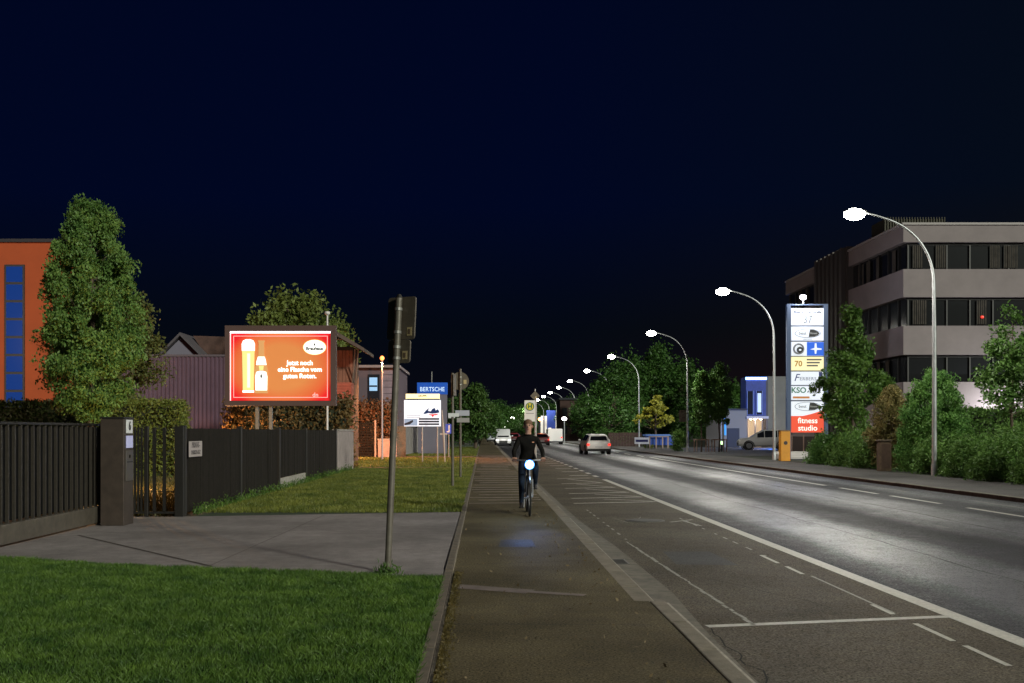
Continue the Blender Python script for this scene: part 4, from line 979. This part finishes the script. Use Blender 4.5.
# blue lit building
bw = thing('blue_building','two storey building with glowing blue front and warm shop entrance','building',(27.3,100,0))
build('white_wall', MB().box(1.2,4.0,.3,10,0,7.1), mat('warm_white_wall',(.17,.165,.14),.8,noise=(1,.1)), bw)
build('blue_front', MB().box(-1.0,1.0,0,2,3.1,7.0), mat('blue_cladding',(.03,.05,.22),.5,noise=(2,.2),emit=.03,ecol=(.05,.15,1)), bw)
build('front_edge', MB().box(1.003,1.195,.0,10,0,7.1), mat('edge_dark',(.06,.06,.08),.6), bw)
build('roof_light', MB().box(-1.05,1.05,-.08,-.005,6.75,7.0), mat('blue_strip',(.3,.5,1),.4,emit=5,ecol=(.18,.38,1)), bw)
for x in (-.6,.3):
    wn = build('window', MB().box(x-.26,x+.28,-.06,-.005,3.3,5.6), mat('window_dark',(.02,.022,.03),.15), bw)
    build('frame', MB().box(x-.30,x-.262,-.08,-.002,3.25,5.65).box(x+.282,x+.32,-.08,-.002,3.25,5.65), mat('frame_blue',(.2,.3,.7),.5,emit=.1), wn)
build('lit_window', MB().box(.13,.5,-.075,-.065,3.5,5.4), mat('pale_blue_light',(.6,.7,1),.4,emit=.5,ecol=(.4,.55,1)), bw)
build('shop_back', MB().box(-1.0,1.0,1.6,2,0,3.09), mat('shop_interior',(.4,.3,.2),.7,emit=.35,ecol=(1,.72,.4)), bw)
build('canopy', MB().box(-1.1,1.1,-.6,1.5,2.85,3.095), mat('canopy_light',(.5,.5,.6),.5), bw)
for x in (-.9,-.1,.6): build('shop_frame', MB().box(x-.06,x+.06,-.1,0,0,2.84), mat('edge_dark',(.06,.06,.08),.6), bw)
for x in (-.6,-.2,.4): build('downlight', MB().ell((x,-.3,2.78),(.12,.12,.06),8,6), mat('warm_spot',(1,.8,.55),.4,emit=12,ecol=(1,.75,.45)), bw)
plight('shop_light', bw, (-.1,-.5,2.5), 90, (1,.75,.5), .2)
plight('blue_light', bw, (-.6,-9,1.8), 800, (.10,.25,1), .4)  # added bare light for the blue glow on the forecourt
ann = thing('grey_annex','low grey annex with blue glow left of the blue building','building',(24.9,99.5,0))
build('wall', MB().box(-.9,1.35,0,8,0,3.7), mat('annex_wall',(.22,.22,.24),.8), ann)
build('roof', MB().box(-1.0,1.39,-.1,8,3.705,3.85), mat('roof_metal',(.03,.032,.04),.5), ann)
build('door', MB().box(-.6,.6,-.05,-.004,0,1.9), mat('annex_door',(.01,.01,.014),.5), ann)
build('blue_pane', MB().box(-.89,-.72,-.06,-.004,1.2,2.9), mat('blue_pane2',(.05,.3,.8),.4,emit=.35,ecol=(.05,.4,1)), ann)
smalllamp(721,412,90,(1,1,.92),'small white lamp between annex and young tree',.14,14)
# blue light posts at the entrance
bq = thing('blue_bollard','green glowing bollard light right of the guarded trees','bollard',(18.5,77.5,0))
build('post', MB().tube([(0,0,0),(0,0,.55)],.07,8), dark_metal, bq)
build('glow', MB().tube([(0,0,.55),(0,0,.8)],.08,8), mat('green_glow',(.5,1,.4),.4,emit=1.6,ecol=(.6,1,.45)), bq)

# big background trees (right) and distant woods
bgt = [(612,372,112,3.6,'lit green tree just left of the fourth lamp'),(632,352,130,4.5,'tall dark tree behind the fourth lamp'),(655,347,138,4.6,'tallest dark tree behind the yellow tree'),(683,362,128,4.2,'dark tree behind the third lamp'),(706,374,122,3.8,'dark tree behind the guarded young trees'),(728,384,135,4.0,'dark tree left of the blue building'),(748,398,150,4.0,'distant dark tree above the blue building'),(592,392,165,3.5,'dark tree over the white moving car'),(577,398,215,4.5,'far dark tree between distant lamps'),(548,402,330,8,'hazy far tree right of the rider'),(528,404,290,7,'far dark tree behind the bus stop sign'),(512,406,300,7,'far tree behind the oncoming van'),(497,402,230,5,'dark tree left of the oncoming van'),(480,400,170,4.2,'dark tree behind the lit lawn tree'),(462,399,120,3.2,'dark tree behind the round sign back'),(446,402,130,3.6,'dark tree behind the blue name pylon')]
protos = []
for i in range(3):
    protos.append(tree('broadleaf_tree','x','tree',(0,0,0),.12,1,prof([(0,.26),(.2,.36),(.5,.36),(.8,.24),(1,.08)]),90,110,.075,.032,leafmat('night_leaf',(.020,.070,.012),(.09,.19,.035),9),70+i,trunk_r=.018,limbs=20))
used=set()
for i,(px,py,Y,r_,lab) in enumerate(bgt):
    j_ = i%3; t = protos[j_] if j_ not in used else copy_tree(protos[j_]); used.add(j_)
    g_ = at(px,py,Y); H = g_.z; t.location=(g_.x,Y,0); t.scale=(r_/.36,r_/.36,H); t.rotation_euler=(0,0,i*1.3)
    tag(t,lab,'tree','dark background trees')
# brick house and tower building in the distance
bh = thing('brick_house','dim reddish brick building far behind the white car','building',(15.7,170,0))
build('wall', MB().box(-2.6,3.5,0,8,0,7.0), mat('dim_brick',(.05,.025,.02),.85,noise=(2,.2)), bh)
build('roof', MB().box(-2.8,3.7,-.3,8.3,7.005,7.3), mat('roof_metal',(.03,.032,.04),.5), bh)
for x in (-1.8,-.2,1.4):
    for z in (1.2,4.2): build('window', MB().box(x-.4,x+.4,-.06,-.004,z,z+1.4), mat('window_dark',(.02,.022,.03),.15), bh)
tb = thing('tower_building','distant building with lit white columns and blue banner','building',(15.0,215,0))
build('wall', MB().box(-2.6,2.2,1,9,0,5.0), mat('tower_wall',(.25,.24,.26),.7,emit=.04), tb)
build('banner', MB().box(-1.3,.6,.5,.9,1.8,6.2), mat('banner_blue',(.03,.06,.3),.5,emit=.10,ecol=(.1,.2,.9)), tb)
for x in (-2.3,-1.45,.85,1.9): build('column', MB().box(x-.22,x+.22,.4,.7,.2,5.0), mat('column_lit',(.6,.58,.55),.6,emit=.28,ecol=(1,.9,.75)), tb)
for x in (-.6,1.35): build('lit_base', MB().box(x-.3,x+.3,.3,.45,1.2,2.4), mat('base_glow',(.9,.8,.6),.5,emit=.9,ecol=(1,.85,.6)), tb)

# ------------------------------------------------------------------ bus stop sign and priority sign
bst = thing('bus_stop_sign','white bus stop flag with yellow and green H roundel','sign',(2.82,60,0))
build('pole', MB().tube([(.37,.05,0),(.37,.05,3.5)],.035,8), galv, bst)
build('flag', MB().box(-.33,.33,0,.03,2.15,3.42), mat('flag_white',(.55,.53,.50),.5,emit=.05), bst)
build('roundel', MB().disc((.0,-.012,3.05),.25,.25,th=.01), mat('stop_yellow',(.65,.5,.05),.5), bst)
build('ring', MB().torus((0,-.014,3.05),.23,.025,'y',24,6), mat('stop_green',(.01,.12,.05),.5), bst)
text('H', .36, (0,-.02,3.05), bst, mat('stop_green',(.01,.12,.05),.5), bold=.015)
build('line', MB().box(-.24,.24,-.006,-.003,2.62,2.65), mat('grey_print',(.10,.09,.09),.6), bst)
prs = thing('priority_sign','diamond shaped sign back above the bus stop flag','sign',(3.23,62,0))
build('pole', MB().tube([(0,.05,0),(0,.05,4.2)],.035,8), galv, prs)
build('plate', MB().prism([(0,3.45),(.30,3.76),(0,4.07),(-.30,3.76)],'y',-.02,0), mat('sign_back',(.17,.145,.12),.55), prs)
build('sticker', MB().box(.0,.1,-.026,-.022,3.6,3.72), mat('sticker_yellow',(.42,.33,.17),.5), prs)
# ================================================================== VEHICLES
tyre = mat('tyre',(.012,.012,.012),.8); rimm = mat('rim',(.35,.35,.36),.35,.8)
carglass = mat('car_glass',(.01,.011,.013),.08,spec=.8)
tail = mat('tail_light',(.6,.02,.01),.3,emit=1.3,ecol=(1,.05,.03)); headl = mat('head_light',(.9,.9,.85),.2,emit=.6,ecol=(1,.97,.9))
def car(name,label,cat,loc,rz_,stations,paintm,wheels,wr=.31,lights=True,roof_top=None,plate=True,brake=True):
    """stations: (y, halfw, zlow, zbelt, zroof, halfw_roof), front at +y"""
    t = thing(name,label,cat,loc,rz_)
    mb = MB(); secs=[]
    for (y,w_,zl,zb,zr,wr_) in stations:
        half = [(w_*.88,zl),(w_,zl+.12),(w_*1.01,(zl+zb)/2),(w_*.97,zb),(wr_,zr-.04 if zr-zb>.1 else zr),(wr_*.8,zr+.01)]
        secs.append([Vector((-a,y,b)) for a,b in half][::1]+[Vector((a,y,b)) for a,b in reversed(half)])
    n=12
    for s_ in secs: mb.v += [tuple(p) for p in s_]
    for i in range(len(secs)-1):
        for j in range(n-1): mb.f.append((i*n+j,i*n+j+1,(i+1)*n+j+1,(i+1)*n+j))
        mb.f.append((i*n+n-1,i*n,(i+1)*n,(i+1)*n+n-1))
    mb.f.append(tuple(range(n))); mb.f.append(tuple(range((len(secs)-1)*n,len(secs)*n))[::-1])
    build('body',mb,paintm,t,smooth=True)
    # side, front and rear glass
    gl=MB()
    def off(a,b,s_=.14,out=.012,flip=1):
        # glass panel on quad a0,b0 (belt points) a1,b1 (roof points)
        (p0,p1,p2,p3)=(a[0],b[0],b[1],a[1]); c=(p0+p1+p2+p3)/4; q=[c+(p-c)*(1-s_) for p in (p0,p1,p2,p3)]
        nn_=(p1-p0).cross(p3-p0).normalized()*out*flip; gl.add([x+nn_ for x in q],[(0,1,2,3)])
    for i in range(len(secs)-1):
        if stations[i][4]-stations[i][3]>.2 and stations[i+1][4]-stations[i+1][3]>.2:
            off((secs[i][3],secs[i][4]),(secs[i+1][3],secs[i+1][4]),.08,.014,-1)
    hi=[i for i,s_ in enumerate(stations) if s_[4]-s_[3]>.2]
    build('side_window',gl,carglass,t); gl=MB()
    for i in range(len(secs)-1):
        if stations[i][4]-stations[i][3]>.2 and stations[i+1][4]-stations[i+1][3]>.2: off((secs[i][8],secs[i][7]),(secs[i+1][8],secs[i+1][7]),.08,.014,1)
    build('side_window',gl,carglass,t)
    if hi:
        for a,b,fl_ in ((hi[-1],hi[-1]+1,'windscreen'),(hi[0],hi[0]-1,'rear_window')):
            g3=MB()
            if 0<=b<len(secs):
                L0,R0,L1,R1=secs[a][4],secs[a][7],secs[b][4],secs[b][7]
                c=(L0+R0+L1+R1)/4; q=[c+(p-c)*.86+Vector((0,(.03 if b>a else -.03),.02)) for p in (L0,R0,R1,L1)]; g3.add(q,[(0,1,2,3)])
                build(fl_,g3,carglass,t)
    y0,y1=stations[0][0],stations[-1][0]; W=max(s_[1] for s_ in stations)
    for wy in wheels:
        for sx in (-1,1):
            wmb=MB().tube([(sx*(W-.2),wy,wr),(sx*(W+.005),wy,wr)],wr,22)
            wh=build('wheel',wmb,tyre,t,bevel=.03); build('rim',MB().tube([(sx*(W+.006),wy,wr),(sx*(W+.016),wy,wr)],[wr*.64,wr*.55],14),rimm,wh)
            build('wheel_arch',MB().torus((sx*(W-.005),wy,wr),wr+.06,.035,'x',26,6),mat('arch_black',(.015,.015,.015),.7),t)
    zb0=stations[0][3]; zb1=stations[-1][3]
    for sx in (-1,1):
        if brake: build('tail_light',MB().box(sx*W*.74,sx*W*.95,y0-.02,y0+.12,zb0-.17,zb0-.02) if sx>0 else MB().box(-W*.95,-W*.74,y0-.02,y0+.12,zb0-.17,zb0-.02),tail,t)
        if lights: build('headlight',MB().box(min(sx*W*.55,sx*W*.93),max(sx*W*.55,sx*W*.93),y1-.12,y1+.02,zb1-.20,zb1-.03),headl,t,bevel=.02)
    if plate: build('number_plate',MB().box(-.26,.26,y0-.03,y0-.005,.48,.60),mat('plate_white',(.6,.6,.6),.5),t)
    build('rear_bumper',MB().box(-W*.9,W*.9,y0-.05,y0+.1,.25,.42),mat('arch_black',(.015,.015,.015),.7),t,bevel=.03)
    build('front_grille',MB().box(-W*.5,W*.5,y1-.05,y1+.03,.35,.62),mat('arch_black',(.015,.015,.015),.7),t,bevel=.02)
    for sx in (-1,1): 
        ym = stations[hi[-1]][0]+.1 if hi else 0
        build('mirror',MB().ell((sx*(W+.1),ym,stations[hi[-1]][3]+.08 if hi else 1),(.1,.06,.07),8,6),paintm,t)
    return t
wagon=[(-2.15,.78,.32,.80,.84,.70),(-2.10,.84,.26,.92,.97,.72),(-1.85,.88,.24,.98,1.36,.64),(-1.0,.90,.22,.97,1.47,.66),(.2,.90,.22,.95,1.46,.66),(.75,.89,.22,.94,1.22,.68),(1.25,.88,.22,.92,.95,.72),(2.0,.82,.26,.78,.80,.62),(2.18,.72,.32,.62,.64,.56)]
# cabin roof tapers by the station list; car seen from behind
whitep = mat('car_white',(.75,.73,.71),.3,noise=(1,.05)); 
car('moving_car','white estate car driving away with red tail lights','car',(8.25,74,ZR),R(2),wagon,whitep,(-1.35,1.35))
vanst=[(-2.4,.85,.35,1.0,1.85,.72),(-2.3,.92,.28,1.05,1.95,.80),(0,.95,.26,1.05,1.97,.82),(1.0,.95,.26,1.05,1.93,.80),(1.7,.93,.26,1.08,1.30,.78),(2.25,.88,.28,.98,1.0,.74),(2.45,.8,.34,.8,.82,.66)]
v = car('oncoming_van','white van driving towards the camera left of the rider','van',(2.35,118,ZR),R(180),vanst,mat('van_white',(.66,.66,.66),.3),(-1.6,1.6),wr=.34,brake=False)
plight('headlight_glow',v,(0,2.9,.7),6,(1,.95,.85),.2)
v = car('box_van','white delivery van seen from behind right of the rider','van',(9.5,134,ZR),0,[(-2.4,.98,.4,1.0,2.0,.95),(-2.3,1.0,.35,1.0,2.05,.97),(.8,1.0,.35,1.0,2.05,.97),(.9,.98,.35,1.1,1.9,.85),(1.7,.93,.3,1.08,1.2,.78),(2.4,.85,.34,.8,.82,.66)],mat('van_white',(.66,.66,.66),.3),(-1.6,1.6),wr=.34)
car('red_car','dark red car with glowing tail lights beside the delivery van','car',(7.1,122,ZR),0,wagon,mat('car_red',(.22,.02,.02),.3),(-1.35,1.35))
car('distant_car','red car far up the road between van and rider','car',(4.6,150,ZR),0,wagon,mat('car_red2',(.3,.03,.03),.3),(-1.35,1.35))
car('parked_car','pale car parked far left at the path end','car',(-.0+1.5,160,ZR),0,wagon,mat('car_pale',(.35,.38,.42),.3),(-1.35,1.35),brake=False)
suv=[(-2.15,.80,.40,.95,1.0,.72),(-2.08,.88,.33,1.05,1.15,.74),(-1.85,.92,.30,1.08,1.60,.70),(-1.0,.93,.28,1.06,1.70,.72),(.1,.93,.28,1.04,1.69,.72),(.7,.92,.28,1.03,1.40,.74),(1.15,.91,.28,1.02,1.06,.78),(1.95,.86,.32,.94,.97,.70),(2.18,.76,.38,.75,.78,.6)]
car('parked_suv','silver grey off road car parked side on near the blue building','car',(23.9,85,0),R(82),suv,mat('car_silver',(.5,.49,.47),.35,.2),(-1.32,1.36),wr=.36,lights=False,brake=False)

# ================================================================== CYCLIST
CY = 18.55
bk = thing('bicycle','dark city bicycle with bright headlight coming along the path','bicycle',(.84,CY,0))
bframe = mat('bike_black',(.03,.03,.035),.4,.3); steel = mat('bike_steel',(.45,.45,.47),.3,.9)
def wheel(yc,name='wheel'):
    o = build(name, MB().torus((0,yc,.35),.335,.019,'x',44,8), tyre, bk, smooth=True)
    build('rim', MB().torus((0,yc,.35),.308,.011,'x',40,6), steel, o, smooth=True)
    sp2=MB()
    for i in range(20):
        a=2*math.pi*i/20; sp2.tube([(.02*(1 if i%2 else -1),yc,.35),(0,yc+.31*math.cos(a),.35+.31*math.sin(a))],.0018,4)
    build('spokes', sp2, steel, o); build('hub', MB().tube([(-.05,yc,.35),(.05,yc,.35)],.022,10), steel, o)
wheel(-.54); wheel(.54)
fr=MB(); T=.016
BBp=(0,.08,.29); HTt=(0,-.37,.88); HTb=(0,-.42,.70); ST=(0,.25,.80)
fr.tube([HTb,BBp],.019,8).tube([HTt,(0,.2,.62)],.017,8).tube([BBp,ST],.017,8)
for s_ in (-1,1): fr.tube([(s_*.05,.54,.35),(s_*.03,.12,.29)],.009,6).tube([(s_*.05,.54,.35),(s_*.02,.22,.70)],.008,6)
fr.tube([HTt,HTb],.022,8); build('frame',fr,bframe,bk,smooth=True)
fk=MB()
for s_ in (-1,1): fk.tube([HTb,(s_*.055,-.44,.66),(s_*.06,-.54,.35)],[.016,.014,.010],6)
build('fork',fk,bframe,bk,smooth=True)
build('handlebar',MB().tube([HTt,(0,-.36,.99)],.015,8).tube([(-.29,-.26,1.0),(-.20,-.33,1.01),(0,-.37,1.0),(.20,-.33,1.01),(.29,-.26,1.0)],.012,8),steel,bk,smooth=True)
for s_ in (-1,1): build('grip',MB().tube([(s_*.30,-.25,1.0),(s_*.21,-.325,1.01)],.018,8),tyre,bk)
build('saddle',MB().ell((0,.30,.93),(.08,.14,.035)).tube([(0,.26,.80),(0,.28,.92)],.013,8),tyre,bk,smooth=True)
build('halo_ring',MB().torus((0,-.505,.93),.072,.016,'y',24,6),mat('halo_blue',(.1,.3,1),.4,emit=1.6,ecol=(.08,.33,1)),bk,smooth=True)  # added glowing ring that stands for the bluish halo round the headlight
hl=build('headlight',MB().tube([(0,-.46,.93),(0,-.50,.93)],[.035,.052],14),bframe,bk)
build('lens',MB().ell((0,-.515,.93),(.060,.028,.060),14,10),mat('bike_lens',(.8,.9,1),.2,emit=60,ecol=(.55,.78,1)),hl,smooth=True)
plight('lamp_light',hl,(0,-.62,.93),28,(.22,.36,1),.03,kind='SPOT',rot=(R(76),0,R(180)),size=R(17))
plight('lamp_halo',hl,(0,-.60,.95),3.0,(.3,.6,1),.04)
cr_=MB().tube([(-.07,.08,.29),(.07,.08,.29)],.02,8).tube([(-.07,.08,.29),(-.08,.05,.12)],.010,6).tube([(.07,.08,.29),(.08,.11,.46)],.010,6)
build('cranks',cr_,steel,bk); build('pedal',MB().box(-.17,-.085,.0,.10,.105,.13),tyre,bk); build('pedal',MB().box(.085,.17,.06,.16,.45,.475),tyre,bk)
build('chainring',MB().tube([(.055,.08,.29),(.06,.08,.29)],.09,18),steel,bk)
build('mudguard',MB().tube([(0,-.54+.365*math.cos(R(a)),.35+.365*math.sin(R(a))) for a in range(20,150,13)],.018,6),bframe,bk)

# rider: one continuous skinned body
per = thing('person','cyclist in black long sleeved top riding upright towards the camera','person',(.84,CY,0))
def skin_body(verts, edges, radii, root, levels=2):
    me = bpy.data.meshes.new('body'); me.from_pydata(verts, edges, []); o = bpy.data.objects.new('body', me); col.objects.link(o)
    md = o.modifiers.new('skin','SKIN'); md.use_smooth_shade=True
    sv = me.skin_vertices[0].data
    for i,r_ in enumerate(radii): sv[i].radius = r_ if isinstance(r_,tuple) else (r_,r_); sv[i].use_root = (i==root)
    sb = o.modifiers.new('sub','SUBSURF'); sb.levels=levels; sb.render_levels=levels
    dg = bpy.context.evaluated_depsgraph_get(); dg.update()
    m2 = bpy.data.meshes.new_from_object(o.evaluated_get(dg)); bpy.data.objects.remove(o)
    return m2
V=[];E=[];Rd=[]
def pt(p,r_,par=None):
    V.append(p);Rd.append(r_)
    if par is not None: E.append((par,len(V)-1))
    return len(V)-1
pel=pt((0,.25,.99),(.155,.125)); wa=pt((0,.20,1.13),(.135,.105),pel); ch=pt((0,.14,1.29),(.165,.12),wa); ch2=pt((0,.115,1.385),(.12,.09),ch)
nk=pt((0,.10,1.465),(.052,.055),ch2); hb=pt((0,.08,1.545),(.062,.072),nk); hm=pt((.0,.07,1.635),(.080,.098),hb); ht=pt((0,.08,1.715),(.062,.078),hm)
for s_ in (-1,1):
    sh=pt((s_*.165,.12,1.385),.062,ch2); el=pt((s_*.265,.02,1.16),.047,sh); wr_=pt((s_*.262,-.20,1.03),.031,el); hd=pt((s_*.262,-.27,1.03),(.036,.026),wr_)
    hp=pt((s_*.095,.22,.95),.095,pel)
    if s_<0: kn=pt((-.125,-.08,.62),.066,hp); an=pt((-.125,.06,.235),.043,kn); ft=pt((-.13,-.03,.17),.040,an); to=pt((-.13,-.13,.15),.032,ft)
    else: kn=pt((.125,-.20,.86),.068,hp); an=pt((.125,.02,.555),.044,kn); ft=pt((.13,-.05,.505),.040,an); to=pt((.13,-.15,.49),.032,ft)
bmz = skin_body(V,E,Rd,pel)
skinm=mat('skin',(.42,.22,.15),.55); jac=mat('black_jacket',(.006,.005,.004),.85,noise=(12,.3),spec=.12,bump=(9,.8,.03)); trs=mat('dark_jeans',(.007,.012,.022),.85,noise=(15,.3),spec=.15,bump=(9,.8,.03)); shoe=mat('dark_shoe',(.03,.025,.025),.6)
for m_ in (skinm,jac,trs,shoe): bmz.materials.append(m_)
for p_ in bmz.polygons:
    c=p_.center; x,y,z=abs(c.x),c.y,c.z
    if z>1.475: i=0
    elif y<-.215 and x>.2 and z>.95: i=0
    elif z>1.0 or (x>.2 and z>.95): i=1
    elif (c.x<0 and z<.21 and x>.06) or (c.x>0 and x>.07 and z<.55): i=3
    else: i=2
    p_.material_index=i; p_.use_smooth=True
bo=bpy.data.objects.new('body',bmz); col.objects.link(bo); bo.parent=per
# nose, ears, eyes, mouth belong to the face
build('nose',MB().ell((0,-.035,1.615),(.014,.020,.024),8,6),skinm,per,smooth=True)
for s_ in (-1,1):
    build('ear',MB().ell((s_*.083,.085,1.62),(.012,.02,.032),8,6),skinm,per,smooth=True)
    build('eye',MB().ell((s_*.030,-.018,1.64),(.014,.009,.008),8,6),mat('eye_dark',(.03,.02,.02),.3),per)
    build('eyebrow',MB().ell((s_*.031,-.022,1.662),(.021,.008,.005),8,6),mat('hair',(.10,.05,.025),.8),per)
build('mouth',MB().ell((0,-.015,1.572),(.024,.008,.006),8,6),mat('lip',(.25,.08,.07),.6),per)
# short hair as a cap over the skull
hv=MB(); hv.ell((0,.095,1.685),(.088,.10,.075),18,12)
build('hair',hv,mat('hair',(.10,.05,.025),.8,bump=(60,1,.02)),per,smooth=True)
build('collar',MB().torus((0,0,0),.058,.016,'z2' if False else 'y',20,6),jac,per,loc=(0,.10,1.465),rot=(R(90),0,0),smooth=True)
build('chest_logo',MB().box(.07,.11,-.004,.0,-.008,.008),mat('logo_warm',(.5,.22,.12),.5),per,loc=(0,.018,1.33),rot=(R(-12),0,0))
# fingers and thumbs closed round the grips
for s_ in (-1,1):
    fg=MB()
    for i in range(4):
        x=s_*(.232+.020*i); y=-.302+.014*i; ln=(.9,1.0,.95,.8)[i]
        fg.tube([(x,y+.045,1.045),(x,y-.012,1.050),(x,y-.036*ln,1.030),(x,y-.028*ln,1.000),(x,y,.982)],[.009,.0095,.009,.008,.007],6)
    fg.tube([(s_*.225,-.255,1.03),(s_*.205,-.285,1.012),(s_*.205,-.300,.990)],[.011,.010,.008],6)
    build('fingers',fg,skinm,per,smooth=True)
